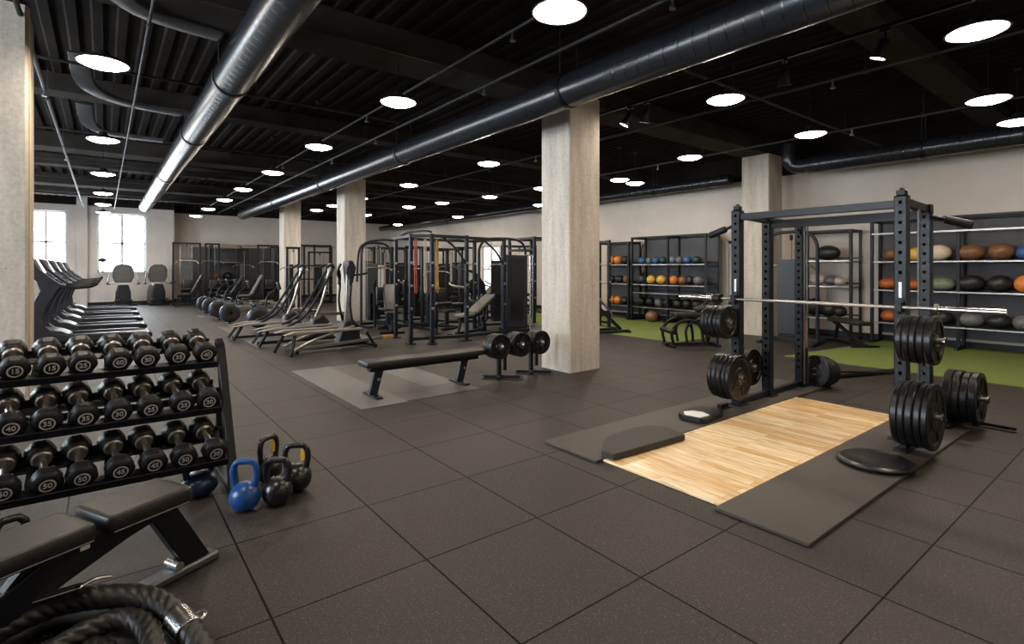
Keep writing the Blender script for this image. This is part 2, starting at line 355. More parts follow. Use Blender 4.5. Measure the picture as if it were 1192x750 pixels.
struct(M().box((WX-.012, (YF+YB2)/2, 4.0), (.024, YB2-YF-.02, .62)).build('trim_20', ceil_m))
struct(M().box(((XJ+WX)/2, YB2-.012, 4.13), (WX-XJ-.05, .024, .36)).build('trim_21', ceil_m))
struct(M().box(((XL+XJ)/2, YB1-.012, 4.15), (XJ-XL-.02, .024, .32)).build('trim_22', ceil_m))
# ceiling beams, running across the room
for k, (y, w, zb) in enumerate(((2.2, .40, 4.12), (6.0, .62, 4.0), (10.2, .40, 4.05), (14.7, .62, 4.0), (17.3, .40, 4.05), (20.9, .62, 4.0), (24.2, .40, 4.05))):
    struct(M().box(((XL+WX)/2, y, (zb+ZC+.02)/2), (WX-XL, w, ZC+.02-zb)).build('trim_%d' % (k+2), beam_m, bevel=.012))

# concrete columns
def column(x0, y0, w, d, label, top=4.0):
    r = root('concrete_column', label, 'column', (x0+w/2, y0+d/2, 0), 0, 'concrete columns')
    m = M(); hw, hd = w/2, d/2; c = .018
    poly = [(-hw+c, -hd), (hw-c, -hd), (hw, -hd+c), (hw, hd-c), (hw-c, hd), (-hw+c, hd), (-hw, hd-c), (-hw, -hd+c)]
    m.prism(poly, 0, 1.9); m.prism([(p[0]*.994, p[1]*.994) for p in poly], 1.9, 1.912); m.prism(poly, 1.912, top)
    m.build('shaft', concrete, r)
    return r
cl = column(-1.35, 6.8, .78, .62, 'broad concrete column at the far left, behind the dumbbell rack')
M().box((.395, -.24, 2.0), (.02, .03, 4.0)).build('lit_edge_strip', cream, cl)['label'] = 'pale strip up the corner, painted as its warm lit side'  # warm light on the thin side face, painted as a strip
column(5.24, 5.43, .63, .62, 'tall concrete column in the middle of the gym, nearest the wooden platform')
column(5.28, 14.4, .62, .62, 'concrete column behind the elliptical trainers, second from the middle column')
column(5.28, 20.6, .62, .62, 'farthest concrete column, slim and half hidden by machines near the back wall')
column(11.46, 5.67, .62, .62, 'concrete column by the right wall between the ball racks')

# ================================================================ DUCTS AND PIPES
def duct(label, x, z, r_, y0, y1, collars, name='air_duct', grp='round air ducts under the ceiling'):
    rt = root(name, label, 'duct', (x, y0, z), 0, grp); L = y1-y0
    prof = [(r_*.2, 0), (r_*.94, 0), (r_, .02)]; q = .35
    while q < L-.05: prof += [(r_, q)]; q += 1.0
    prof += [(r_, L-.02), (r_*.94, L), (r_*.2, L)]
    mt = Matrix(((1, 0, 0, 0), (0, 0, 1, 0), (0, -1, 0, 0), (0, 0, 0, 1)))
    M().lathe(prof, 36, mt).build('tube', ductm, rt)
    for yc in collars:
        k = M().lathe([(r_*1.0, -.03), (r_*1.06, -.03), (r_*1.06, .03), (r_*1.0, .03)], 36, Matrix.Translation((0, yc-y0, 0)) @ mt, caps=False).build('collar', steel, rt)
        M().cyl((-r_*.7, yc-y0, r_*.76), (-r_*.7, yc-y0, ZC-z+.02), .006, n=6).build('hanger_rod', pipe_m, rt); M().cyl((r_*.7, yc-y0, r_*.76), (r_*.7, yc-y0, ZC-z+.02), .006, n=6).build('hanger_rod', pipe_m, rt)
    return rt
duct('large spiral air duct on the left side, running from overhead to the back windows', 1.21, 3.74, .20, -3.5, 23.3, (1.2, 7.0, 10.2, 15, 20))
duct('long dark air duct crossing the middle of the ceiling in front of the columns', 4.42, 3.63, .20, -3.5, 23.3, (-1, 4.6, 9, 13.4, 18))
rd = duct('dark air duct along the right wall above the large ball rack', 11.75, 3.66, .17, -3.5, 5.0, (0, 3))
M().tube([(0, 8.45, 0), (0, 8.62, 0), (-.02, 8.78, .06), (-.05, 8.84, .2), (-.05, 8.84, .5)], .155, 18).build('elbow', ductm, rd)
duct('slim air duct along the right wall beyond the right column', 11.9, 3.62, .13, 6.8, 27.0, (9, 14, 20))
def pipe(label, pts, r_, sprinklers=(), cat='pipe', name='sprinkler_pipe', mt=pipe_m):
    rt = root(name, label, cat, pts[0], 0, 'pipes under the ceiling'); o = Vector(pts[0])
    P = [Vector(p)-o for p in pts]; m = M()
    for a, b_ in zip(P, P[1:]): m.cyl(a, b_, r_, n=10)
    m.build('pipe_run', mt, rt)
    L = (P[-1]-P[0]); n = max(2, int(L.length/3.5))
    for i in range(n):
        h = M(); q = P[0]+L*(i+.5)/n; h.cyl(q, (q.x, q.y, ZC-o.z+.02), .005, n=6)
        h.lathe([(r_*1.3, -.02), (r_*1.5, -.02), (r_*1.5, .02), (r_*1.3, .02)], 10, Matrix.Translation(q) @ L.to_track_quat('Z', 'Y').to_matrix().to_4x4())
        h.build('hanger', pipe_m, rt)
    for t in sprinklers:
        q = P[0]+L*t; k = M(); k.cyl(q, q-Vector((0, 0, .09)), .012, n=8); k.cyl(q-Vector((0, 0, .09)), q-Vector((0, 0, .11)), .03, n=12); k.build('sprinkler_head', dullchrome, rt)
    return rt
pipe('thin straight pipe running beside the middle duct', [(3.95, -3, 3.88), (3.95, 26, 3.88)], .02, (.2, .3, .42, .5))
pipe('thin pipe above the centre row of pendant lights', [(3.30, -3, 3.92), (3.30, 26, 3.92)], .017, (.25, .38, .55))
pipe('grey pipe at the far left of the ceiling', [(-.62, -3, 3.9), (-.62, 26.5, 3.9)], .022, (.3, .42, .6))
pipe('thin pipe along the left light row', [(.35, -3, 3.86), (.35, 26.5, 3.86)], .014)
pipe('thin pipe between the middle duct and the wooden platform', [(7.3, -3, 3.88), (7.3, 26, 3.88)], .02, (.2, .4))
pipe('silver pipe over the right turf', [(9.55, -3, 3.75), (9.55, 26, 3.75)], .018, (.22, .35))
for k, (y, a, b_, lb) in enumerate(((3.9, 5.0, 12.6, 'cross pipe over the power rack'), (8.3, -5, 4.0, 'cross pipe left of the middle duct above the treadmills'), (12.4, -5, 12.6, 'cross pipe over the multi-gym rig'),
        (15.9, -5, 12.6, 'cross pipe above the second concrete column'), (18.9, -5, 12.6, 'cross pipe one bay before the back wall'), (22.5, -5, 12.6, 'farthest cross pipe near the back wall windows'))):
    pipe(lb, [(a, y, 3.98), (b_, y, 3.98)], .02, (), name='ceiling_pipe')
# flat flexible ducts sagging between the beams on the left
def flexduct(label, pts, w=.24, t=.12):
    m = M(); P = [Vector(p) for p in pts]
    Q = []
    for i in range(len(P)-1):
        for j in range(8):
            u = j/8; a, b_, c, d = P[max(i-1, 0)], P[i], P[i+1], P[min(i+2, len(P)-1)]
            Q.append(.5*((2*b_)+(-a+c)*u+(2*a-5*b_+4*c-d)*u*u+(-a+3*b_-3*c+d)*u**3))
    Q.append(P[-1]); o = Q[0].copy(); vs = []; n = 12
    for i, q in enumerate(Q):
        t_ = (Q[min(i+1, len(Q)-1)]-Q[max(i-1, 0)]).normalized(); sd = t_.cross(Vector((0, 0, 1))).normalized(); up = sd.cross(t_)
        k = 1+.05*(i % 2)
        for j in range(n):
            a = 2*PI*j/n; vs.append(q-o+sd*math.copysign(abs(math.cos(a))**.5, math.cos(a))*w/2*k+up*math.copysign(abs(math.sin(a))**.5, math.sin(a))*t/2*k)
    L = len(Q); m._add(vs, [(i*n+j, i*n+(j+1) % n, (i+1)*n+(j+1) % n, (i+1)*n+j) for i in range(L-1) for j in range(n)]+[tuple(range(n-1, -1, -1)), tuple((L-1)*n+j for j in range(n))])
    ob = m.build('flexible_duct', mat('grey_flex_duct', (.07, .07, .072), .5, .2, .2, 5), loc=o); return tag(ob, label, 'duct', 'flat flexible ducts on the left ceiling')
flexduct('flat curved duct above the nearest left pendant light', [(-.05, 5.35, 4.262), (0.0, 5.7, 4.0), (.25, 6.1, 3.95), (.6, 6.25, 3.95), (.97, 6.3, 3.95)], .22, .06)
flexduct('flat curved duct sagging behind the nearest left pendant light', [(-.25, 8.75, 4.262), (-.2, 9.05, 4.0), (.0, 9.5, 3.96), (.4, 9.8, 3.96), (.97, 9.9, 3.96)], .22, .06)
flexduct('flat curved duct sagging behind the second left pendant light', [(-.25, 11.4, 4.262), (-.2, 11.7, 4.02), (.0, 11.9, 3.93), (.4, 12.0, 3.92), (.9, 12.0, 3.92)], .22, .06)
# lighting track with spots
trk = root('light_track', 'black lighting track carrying the spotlights over the power rack', 'track', (6.22, .2, 3.93))
M().box((0, 3.2, 0), (.04, 6.6, .035)).build('rail', steel, trk); [M().cyl((0, q, .01), (0, q, .4), .006, n=6).build('hanger', steel, trk) for q in (.5, 3, 5.8)]
def spot(label, loc, rz, on, tilt=.35):
    r = root('track_spotlight', label, 'spotlight', loc, rz, 'track spotlights')
    R = Matrix.Rotation(tilt, 4, 'X')
    M().cyl((0, 0, 0), (0, 0, -.09), .012, n=8).box((0, 0, -.01), (.05, .09, .03)).build('stem', steel, r)
    Rm = Matrix.Translation((0, 0, -.09)) @ R
    M().lathe([(.03, .0), (.045, -.02), (.05, -.10), (.075, -.20), (.07, -.20), (.045, -.10), (.01, -.1)], 20, Rm).build('shade', steel, r)
    M().lathe([(.0, -.185), (.066, -.190)], 20, Rm, caps=False).build('lens', spotglow if on else greysteel, r)
spot('lit track spotlight over the power rack, right of the unlit one', (6.22, 1.9, 3.90), 0, True)
spot('unlit black track spotlight left of the lit one', (6.22, 2.89, 3.90), -1.0, False, .2)
spot('small track spotlight right of the middle column', (6.22, 5.15, 3.90), .6, True, .5)
spot('small track spotlight beside the one next to the middle column', (6.22, 4.85, 3.90), -.2, True, .3)

# ================================================================ PENDANT LIGHTS
def lamp_proto():
    r = root('pendant_light', 'x', 'light', (0, 0, 3.55), 0, 'round pendant lights')
    M().lathe([(.03, .12), (.05, .115), (.07, .06), (.17, .035), (.225, 0), (.225, -.012), (.21, -.012), (.21, 0), (.03, .03)], 32).build('lamp_shade', lampshade, r)
    M().lathe([(0, -.055), (.06, -.053), (.12, -.044), (.17, -.028), (.208, -.004), (.208, .004)], 32, caps=False).build('diffuser', lampglow, r)
    M().cyl((0, 0, .11), (0, 0, ZC-3.55+.02), .006, n=6).lathe([(.045, ZC-3.55-.03), (.05, ZC-3.55+.02)], 12).build('cord', steel, r)
    return r
LAMPS = []
for i, y in enumerate((2.8, 6.67, 10.65, 14.5, 18.3, 21.5, 24.6)): LAMPS.append((0, y, 'pendant light in the leftmost row above the treadmills, %s from the front' % ORD[i]))
for i, y in enumerate((-2.8, 0, 3.1, 6.01, 9.05, 12.1, 15.12, 17.8, 20.9, 24)): LAMPS.append((2.88, y, 'pendant light in the row between the two ducts, ' + ('%s ahead of the camera' % ORD[i-2] if i > 1 else '%s unseen one behind the camera' % ORD[i])))  # first lamp is out of view, added to light the foreground
for i, y in enumerate((-2.2, 1.15, 3.48, 8.46, 11.87, 15.0, 17.28, 19.0, 22.5)): LAMPS.append((5.97, y, 'pendant light in the row over the wooden platform, %s along the row' % ORD[i]))  # first lamp stands behind the camera, added for foreground light
for i, (x, y) in enumerate(((8.5, 1.53), (8.55, 3.59), (8.58, 5.71), (9.46, 8.15), (8.9, 10.24), (8.79, 12.4), (8.42, 14.45), (8.1, 16.1), (8.0, 19.5))): LAMPS.append((x, y, 'round pendant light in the row above the turf strip, %s along the row' % ORD[i]))
for i, (x, y) in enumerate(((10.1, 1.51), (10.14, 8.25), (11.2, 13.0), (11.2, 18.0), (11.0, 23.0))): LAMPS.append((x, y, 'round pendant light nearest the right wall, %s of them' % ORD[i]))
for i, y in enumerate((1.5, 8, 14, 20, 25)): LAMPS.append((-3.2, y, 'unseen added round pendant light left of the camera view, %s from the front' % ORD[i]))  # lamps out of view, added to light the left of the room
lp = lamp_proto()
for i, (x, y, lb) in enumerate(LAMPS):
    o = lp if i == 0 else copy_tree(lp)
    o.location = (x, y, 3.55); o['label'] = lb

# ================================================================ FLOOR COVERINGS
def slab(name, x0, x1, y0, y1, z0, z1, m, label, cat, group=None, bevel=.004):
    o = M().box((0, 0, (z1-z0)/2), (x1-x0, y1-y0, z1-z0)).build(name, m, bevel=bevel, loc=((x0+x1)/2, (y0+y1)/2, z0)); return tag(o, label, cat, group)
slab('turf_strip', 9.08, 12.78, 6.32, 13.5, 0, .012, turf_m, 'green artificial turf in front of the left ball rack', 'turf')
tp = [(9.08, -3.5), (12.78, -3.5), (12.78, 4.05), (11.4, 3.98), (9.12, 4.25)]
tag(M().prism([(a-10, b_) for a, b_ in tp], 0, .012).build('turf_strip', turf_m, loc=(10, 0, 0)), 'green artificial turf in front of the large right ball rack', 'turf')
slab('wooden_platform', 3.06, 6.30, 1.82, 2.80, 0, .018, woodm, 'pale oak lifting platform board in the power rack', 'lifting platform')
slab('rubber_mat', 2.99, 6.30, 1.26, 1.815, 0, .022, mat_m, 'smooth rubber mat on the near right side of the wooden platform', 'mat')
slab('rubber_mat', 2.99, 7.12, 2.805, 3.41, 0, .022, mat_m, 'smooth rubber mat on the left side of the wooden platform', 'mat')
slab('rubber_mat', 2.16, 2.70, 5.38, 8.0, 0, .006, lightmat_m, 'pale grey rubber mat under the left end of the flat bench', 'mat', bevel=0)
slab('rubber_mat', 2.70, 3.70, 5.42, 8.0, 0, .005, midmat_m, 'brown grey rubber mat under the middle of the flat bench', 'mat', bevel=0)
slab('rubber_mat', 3.20, 3.66, 5.9, 7.9, .005, .008, lightmat_m, 'faded rubber mat behind the flat bench', 'mat', bevel=0)
for k, (y0, y1, lb) in enumerate(((10.75, 13.0, 'pale rubber mat under the nearest elliptical trainers'), (13.1, 15.2, 'pale rubber mat under the nearest rowing machine'), (18.3, 19.1, 'small pale rubber mat beside the far rowing machines'))):
    slab('rubber_mat', 2.3, 4.6 if k < 2 else 2.9, y0, y1, 0, .006, lightmat_m if k != 1 else midmat_m, lb, 'mat', bevel=0)

# ================================================================ DUMBBELL RACK AND DUMBBELLS
FR = [(3.94, .306), (4.15, .603), (4.35, .897)]       # front head centres per tier: y, z
TL = math.radians(18)
def text_mesh(s, size, depth=.0015):
    cu = bpy.data.curves.new('text', 'FONT'); cu.body = s; cu.size = size; cu.extrude = depth; cu.align_x = 'CENTER'; cu.align_y = 'CENTER'; cu.offset = .0008
    t = bpy.data.objects.new('text', cu); C.objects.link(t); dg = bpy.context.evaluated_depsgraph_get()
    me = bpy.data.meshes.new_from_object(t.evaluated_get(dg)); C.objects.unlink(t); bpy.data.objects.remove(t); bpy.data.curves.remove(cu); return me
NUM = {}
def dumbbell_proto(r=.080, num='20', L=.14):
    rt = root('dumbbell', 'x', 'dumbbell', (0, 0, 0), 0, 'black dumbbells on the three tier rack'); cz = r*.866
    for sgn in (-1, 1):
        mt = Matrix.Translation((0, sgn*L, cz)) @ Matrix.Rotation(PI/2 if sgn < 0 else -PI/2, 4, 'X')
        M().lathe([(r*.55, -.055), (r*.90, -.045), (r, -.02), (r, .035), (r*.9, .05), (r*.62, .052)], 6, mt).build('head', rubber, rt, bevel=.02, angle=25)
        M().lathe([(.044, -.070), (.052, -.062), (.052, -.045)], 20, mt).build('collar', dullchrome, rt)
        if sgn < 0:
            M().lathe([(.030, .052), (.030, .0535), (.038, .0535), (.038, .052)], 28, mt, caps=False).build('ring_mark', numeral, rt)
            if num not in NUM: NUM[num] = text_mesh(num, .042)
            q = bpy.data.objects.new('numeral', NUM[num]); C.objects.link(q); q.parent = rt; q.location = (0, -L-.0535, cz); q.rotation_euler = (PI/2, 0, 0)
            if not NUM[num].materials: NUM[num].materials.append(numeral)
    M().tube([(0, -L+.02, cz), (0, -L*.4, cz), (0, 0, cz), (0, L*.4, cz), (0, L-.02, cz)], .017, 14, rs=lambda t: 1+.18*math.cos((t-.5)*2*PI*.9)).build('handle', dullchrome, rt)
    return rt
PIT = .1665; cz0 = .080*.866; HL = (.14, .14, .118)
first = {}
TN = ['bottom', 'middle', 'top']; NUMS = {2: ['40', '35', '30', '60', '25', '15', '15', '20'], 1: ['20', '25', '25', '30', '35', '35', '40'], 0: ['30', '50', '45', '45', '50', '50', '50']}
org = []
for t, (fy, fz) in enumerate(FR):
    cy = fy+HL[t]*math.cos(TL); cz = fz+HL[t]*math.sin(TL); oy = cy+cz0*math.sin(TL); oz = cz-cz0*math.cos(TL); org.append((oy, oz))
    n = 8 if t == 2 else 7
    for i in range(n):
        num = NUMS[t][i]; key = (num, t == 2)
        if key in first: o = copy_tree(first[key])
        else: o = dumbbell_proto(num=num, L=HL[t]); first[key] = o
        jx = [.0, .004, -.003, .003, -.004, .002, .003, 0][i]
        o.location = (.555-PIT*i+jx, oy, oz); o.rotation_euler = (TL, 0, math.radians(7+[1, -2, 2, 0, -1, 2, -2, 1][(i+t) % 8]))
        o['label'] = 'black rubber dumbbell on the %s tier of the rack, %s' % (TN[t], 'at the right end' if i == 0 else ORD[i]+' from the right end')
rk = root('dumbbell_rack', 'three tier black steel dumbbell rack beside the kettlebells', 'dumbbell rack', (-.15, 4.0, 0))
O = Vector((-.15, 4.0, 0))
for (oy, oz) in org:
    c = Vector((-.16, oy, oz-.004))-O; R = RX(TL)
    def loc(y, z): return c+R @ Vector((0, y, z))
    m = M(); X0 = 1.62
    m.box(loc(-.205, .012), (X0, .012, .045), R); m.box(loc(-.14, -.006), (X0, .12, .010), R); m.box(loc(.14, -.006), (X0, .12, .010), R); m.box(loc(.205, .012), (X0, .010, .035), R)
    for i in range(9): m.box(loc(0, -.010)+Vector((-.72+i*.18, 0, 0)), (.03, .20, .008), R)
    m.build('shelf', steel, rk, bevel=.002)
for sx, nm in ((.684, 1), (-1.005, 0)):
    ps = [(sx-O.x, 3.84-O.y, .03), (sx-O.x, 3.95-O.y, .22), (sx-O.x, 4.13-O.y, .52), (sx-O.x, 4.29-O.y, .80), (sx-O.x, 4.38-O.y, .93), (sx-O.x, 4.46-O.y, .965)]
    m = M()
    for dy, w in ((.05, .10),):
        pts = []
        for i in range(len(ps)-1):
            for j in range(5):
                u = j/5; pts.append(Vector(ps[i]).lerp(Vector(ps[i+1]), u))
        pts.append(Vector(ps[-1]))
        vs = []; n = len(pts)
        for i, p in enumerate(pts):
            t_ = (pts[min(i+1, n-1)]-pts[max(i-1, 0)]).normalized(); nn = Vector((0, -t_.z, t_.y))
            for sx_ in (-.026, .026):
                vs += [p+Vector((sx_, 0, 0))+nn*.012-Vector((0, 0, 0)), p+Vector((sx_, 0, 0))-nn*.085]
        m._add(vs, [(4*i+a, 4*i+b_, 4*(i+1)+b_, 4*(i+1)+a) for i in range(n-1) for a, b_ in ((0, 1), (1, 3), (3, 2), (2, 0))]+[(0, 1, 3, 2), (4*n-4, 4*n-3, 4*n-1, 4*n-2)])
    m.build('upright', steel, rk, bevel=.004)
    M().box((sx-O.x, .14, .022), (.06, .78, .04)).beam((sx-O.x, .45, .04), (sx-O.x, .42, .62), .05, .05).build('foot', steel, rk, bevel=.006)
    M().box((sx-O.x, -.245, .018), (.075, .03, .036)).build('foot_cap', silverplastic, rk, bevel=.004); M().box((sx-O.x, .53, .018), (.075, .03, .036)).build('foot_cap', silverplastic, rk, bevel=.004)
M().box((.06, .40, .30), (1.6, .03, .05)).box((.06, .42, .55), (1.6, .03, .05)).build('rear_brace', steel, rk, bevel=.003)

# ================================================================ KETTLEBELLS
def kettlebell(label, p, r, hh, m, rz=0, mark=None, squash=1.):
    rt = root('kettlebell', label, 'kettlebell', (p[0], p[1], 0), rz, 'kettlebells on the floor beside the rack')
    cz = r*.93*squash; prof = []
    for j in range(0, 17):
        a = -PI/2+.36+(PI-.36-.30)*j/16; prof.append((r*math.cos(a), cz+r*squash*math.sin(a)))
    prof[0] = (prof[0][0], 0)
    M().lathe(prof, 32).build('bell', m, rt)
    top = hh; b0 = cz+r*.72*squash; w = r*.68
    M().tube([(-w*.9, 0, b0-.02), (-w*1.12, 0, b0+(top-b0)*.45), (-w*.95, 0, top-.035), (-w*.6, 0, top-.017), (0, 0, top-.015), (w*.6, 0, top-.017), (w*.95, 0, top-.035), (w*1.12, 0, b0+(top-b0)*.45), (w*.9, 0, b0-.02)], .019, 14).build('handle', m, rt)
    if mark:
        M().box((w*.62, -.001, b0+(top-b0)*.5), (.03, .012, (top-b0)*.5)).build('colour_tag', mark, rt, bevel=.003)['label'] = 'yellow marking inside the handle'
    return rt
kettlebell('bright blue kettlebell next to the foot of the dumbbell rack', (.695, 3.60), .092, .315, bluekb, -.55)
kettlebell('glossy black kettlebell between the blue one and the right one', (.875, 3.56), .092, .295, blackkb, -.5, None)
kettlebell('black kettlebell at the right end of the group with yellow inside its handle', (1.03, 3.70), .098, .32, blackkb, -.55, yellow)
kettlebell('black kettlebell standing behind the others with a yellow mark on its handle', (.92, 3.99), .092, .32, blackkb, .5, yellow)
kettlebell('dark blue kettlebell under the bottom tier at the right end of the rack', (.50, 4.02), .115, .215, darkblue, .4, squash=.72)
kettlebell('small black kettlebell on the floor under the left of the rack beside the bench', (-.38, 3.76), .075, .21, blackkb, .3)

# ================================================================ FOREGROUND BENCH
th = math.radians(27)
bn = root('adjustable_bench', 'adjustable black vinyl bench in the foreground by the dumbbell rack', 'bench', (.12, 2.95, 0), th)
M().pad((0, 0, .425), (.37, .285, .078), .035).build('seat', vinyl, bn)
M().pad((-.66, 0, .425), (.88, .285, .078), .035).build('backrest', vinyl, bn)
M().tube([(-.185+.02, -.1425, .40), (.15, -.1425, .40)], .003, 6, smooth=1).tube([(-1.08, -.1425, .40), (-.24, -.1425, .40)], .003, 6, smooth=1).build('piping', greyvinyl, bn)
m = M(); mt = Matrix(((1, 0, 0, 0), (0, 0, 1, 0), (0, 1, 0, 0), (0, 0, 0, 1)))
m.prism([(.16, .39), (.16, .345), (-.05, .30), (-.30, .22), (-.62, .05), (-.85, .03), (-.85, .10), (-.60, .22), (-.38, .335), (-.2, .375), (-.2, .39)], -.035, .035, mt)
m.build('frame', steel, bn, bevel=.006)
M().prism([(.02, .385), (.15, .385), (.335, .045), (.205, .045)], -.03, .03, mt).build('front_leg', steel, bn, bevel=.006)
M().box((.10, 0, .022), (.56, .09, .042)).build('floor_skid', greysteel, bn, bevel=.012)
M().prism([(-.62, .12), (-.54, .12), (-.80, .02), (-.90, .02)], -.04, .04, mt).box((-.86, 0, .025), (.08, .42, .05)).build('rear_leg', steel, bn, bevel=.006)
M().box((-.22, -.037, .345), (.035, .006, .03)).build('label_plate', white, bn, bevel=.002)
M().box((.10, -.037, .378), (.02, .006, .016)).cyl((.17, -.045, .062), (.17, .045, .062), .022, n=14).build('bolt', chrome, bn)
M().box((-.205, 0, .385), (.05, .18, .02)).box((.0, 0, .388), (.24, .16, .016)).box((-.6, 0, .385), (.7, .06, .03)).beam((-.35, 0, .38), (-.55, 0, .17), .04, .05).build('pad_bracket', steel, bn)

# ================================================================ BATTLE ROPE
br = root('battle_rope', 'thick black battle rope coiled in the bottom left corner with a steel clamp', 'rope', (-.2, 2.1, 0))
def rp(pl, z): return [fl(a, b_, zz)-Vector((-.2, 2.1, 0)) for (a, b_), zz in zip(pl, z)]
rope_m = mat('black_rope', (.014, .012, .011), .42, 0, .4, 60, bump=.15, bscale=220)
outer = rp([(-60, 775), (-20, 745), (20, 723), (60, 706), (100, 697), (140, 694), (172, 697), (196, 709), (214, 727), (232, 752), (246, 785), (240, 830), (200, 870), (120, 880)], [.13, .14, .15, .16, .17, .17, .16, .14, .12, .10, .08, .06, .05, .05])
M().tube(outer, .044, 30, smooth=34, strands=5, twist=26, depth=.11).build('outer_coil', rope_m, br)
inner = rp([(20, 850), (30, 800), (60, 762), (95, 738), (135, 722), (162, 724), (176, 742), (180, 765), (176, 800), (150, 840)], [.06, .07, .09, .11, .12, .12, .11, .10, .08, .06])
M().tube(inner, .040, 30, smooth=34, strands=5, twist=26, depth=.11).build('middle_coil', rope_m, br)
inner2 = rp([(-40, 840), (0, 790), (45, 765), (85, 752), (120, 760), (138, 785), (140, 820)], [.05, .05, .055, .06, .06, .05, .05])
M().tube(inner2, .042, 30, smooth=34, strands=5, twist=26, depth=.11).build('inner_coil', rope_m, br)
base1 = rp([(-70, 800), (-20, 765), (40, 730), (95, 716), (150, 712), (190, 722), (215, 752), (220, 800), (180, 850)], [.045]*9)
M().tube(base1, .044, 16, smooth=12, strands=5, twist=12, depth=.09).build('lower_coil', rope_m, br)
a, b_ = outer[7]*.45+outer[8]*.55, outer[8]*.62+outer[9]*.38
M().cyl(a, b_, .052, n=24).build('steel_clamp', chrome, br, bevel=.004)
q = M(); c0 = (a+b_)/2; q.tube([c0+Vector((.055, -.01, 0)), c0+Vector((.075, 0, .01)), c0+Vector((.07, .025, .012)), c0+Vector((.045, .03, .01))], .007, 8).build('clamp_loop', chrome, br)
h0, h1 = outer[2]+Vector((.0, .0, .052)), outer[4]+Vector((-.02, 0, .052))
M().cyl(h0, h1, .009, n=12).cyl(h0+Vector((0, .022, 0)), h1+Vector((0, .022, 0)), .009, n=12).ell(h0+Vector((0, .01, 0)), (.022, .022, .014)).ell(h1+Vector((0, .01, 0)), (.016, .022, .012)).tube([h1, h1+Vector((.05, .01, .012)), h1+Vector((.10, .02, .0))], .008, 8).build('steel_shackle', chrome, br)

# ================================================================ WEIGHT PLATES
PROTO = {}
def plate(label, c, ax, R, t, group, style='bumper', flat=False):
    key = (round(R, 3), round(t, 3), style)
    if key not in PROTO:
        rt = root('weight_plate', 'x', 'weight plate', (0, 0, 0)); h = t/2
        prof = [(.026, -h*.7), (.06, -h*.7), (.065, -h*.95), (R*.42, -h*.95), (R*.46, -h*.55), (R*.78, -h*.55), (R*.83, -h), (R*.97, -h), (R, -h*.65), (R, h*.65), (R*.97, h), (R*.83, h), (R*.78, h*.55), (R*.46, h*.55), (R*.42, h*.95), (.065, h*.95), (.06, h*.7), (.026, h*.7)]
        prof.append(prof[0])
        M().lathe(prof, 48, caps=False).build('disc', plate_m, rt, angle=30)
        M().lathe([(.026, -h*.98), (.048, -h*.98), (.048, h*.98), (.026, h*.98), (.026, -h*.98)], 28, caps=False).build('hub', dullchrome, rt)
        m = M()
        for k in range(5):
            a = 2*PI*k/5; mt = Matrix.Rotation(a, 4, 'Z'); m.box(mt @ Vector((R*.62, 0, 0)), (R*.34, .022, t*.9), mt.to_3x3())
        m.build('web', plate_m, rt, bevel=.004)
        PROTO[key] = rt; o = rt
    else: o = copy_tree(PROTO[key])
    o.location = c; o['label'] = label; o['group'] = group
    q = Vector(ax).to_track_quat('Z', 'Y'); o.rotation_mode = 'XYZ'; e = q.to_euler(); o.rotation_euler = e
    return o
def stack(where, cx, y0, z, R, ts, group):     # plates along Y, first is nearest to the camera (smallest y)
    y = y0
    for i, t in enumerate(ts):
        plate('%s plate from the camera on the %s' % (ORD[i], where), (cx, y+t/2, z), (0, -1, 0), R*(1 if i % 3 != 1 else .97), t, group); y += t+.002
    return y

# ================================================================ POWER RACK
PR = root('power_rack', 'tall black steel power rack standing over the oak platform', 'power rack', (5.75, 2.27, 0)); PO = Vector((5.75, 2.27, 0))
def upright(x, y, h, z0=.022, w=.092, holes=True, parent=PR, org=PO, name='upright', m_=bluesteel):
    m = M(); c = Vector((x, y, 0))-org; t = .006; y2 = w/2
    m.box(c+Vector((0, -y2+t/2, (z0+h)/2)), (w, t, h-z0)).box(c+Vector((0, y2-t/2, (z0+h)/2)), (w, t, h-z0))
    for sx in (-1, 1):
        xx = sx*(w/2-t/2); hw = .013
        m.box(c+Vector((xx, -(hw+(y2-hw)/2), (z0+h)/2)), (t, y2-hw-.002, h-z0)).box(c+Vector((xx, (hw+(y2-hw)/2), (z0+h)/2)), (t, y2-hw-.002, h-z0))
        z = z0; k = 0
        while z < h-.02:
            if k == 0: z1 = z0+.22
            else: z1 = z+.058
            z1 = min(z1, h); m.box(c+Vector((xx, 0, (z+z1)/2)), (t, 2*hw+.004, z1-z)); z = z1+.028; k += 1
        if z-.028 < h: pass
    m.box(c+Vector((0, 0, h-.004)), (w, w, .008))
    o = m.build(name, m_, parent)
    M().box(c+Vector((0, 0, z0+.006)), (.17, .17, .012)).cyl(c+Vector((-.055, -.055, z0)), c+Vector((-.055, -.055, z0+.022)), .01, n=8).cyl(c+Vector((.055, -.055, z0)), c+Vector((.055, -.055, z0+.022)), .01, n=8).build('base_plate', m_, o, bevel=.002)
    return o
YN, YR = 1.54, 3.03
for x, y, h in ((5.44, YN, 2.12), (6.10, YN, 2.09), (5.44, YR, 2.12), (6.10, YR, 2.09), (6.93, YR, 2.09)): upright(x, y, h)
def pb(p0, p1, w, h, nm, mm=bluesteel, bev=.004): return M().beam(Vector(p0)-PO, Vector(p1)-PO, w, h).build(nm, mm, PR, bevel=bev)
pb((5.44, YN+.04, 2.05), (5.44, YR-.04, 2.05), .06, .07, 'front_crossbeam')
pb((6.10, YN+.04, 2.00), (6.10, YR-.04, 2.00), .06, .09, 'rear_crossbeam')
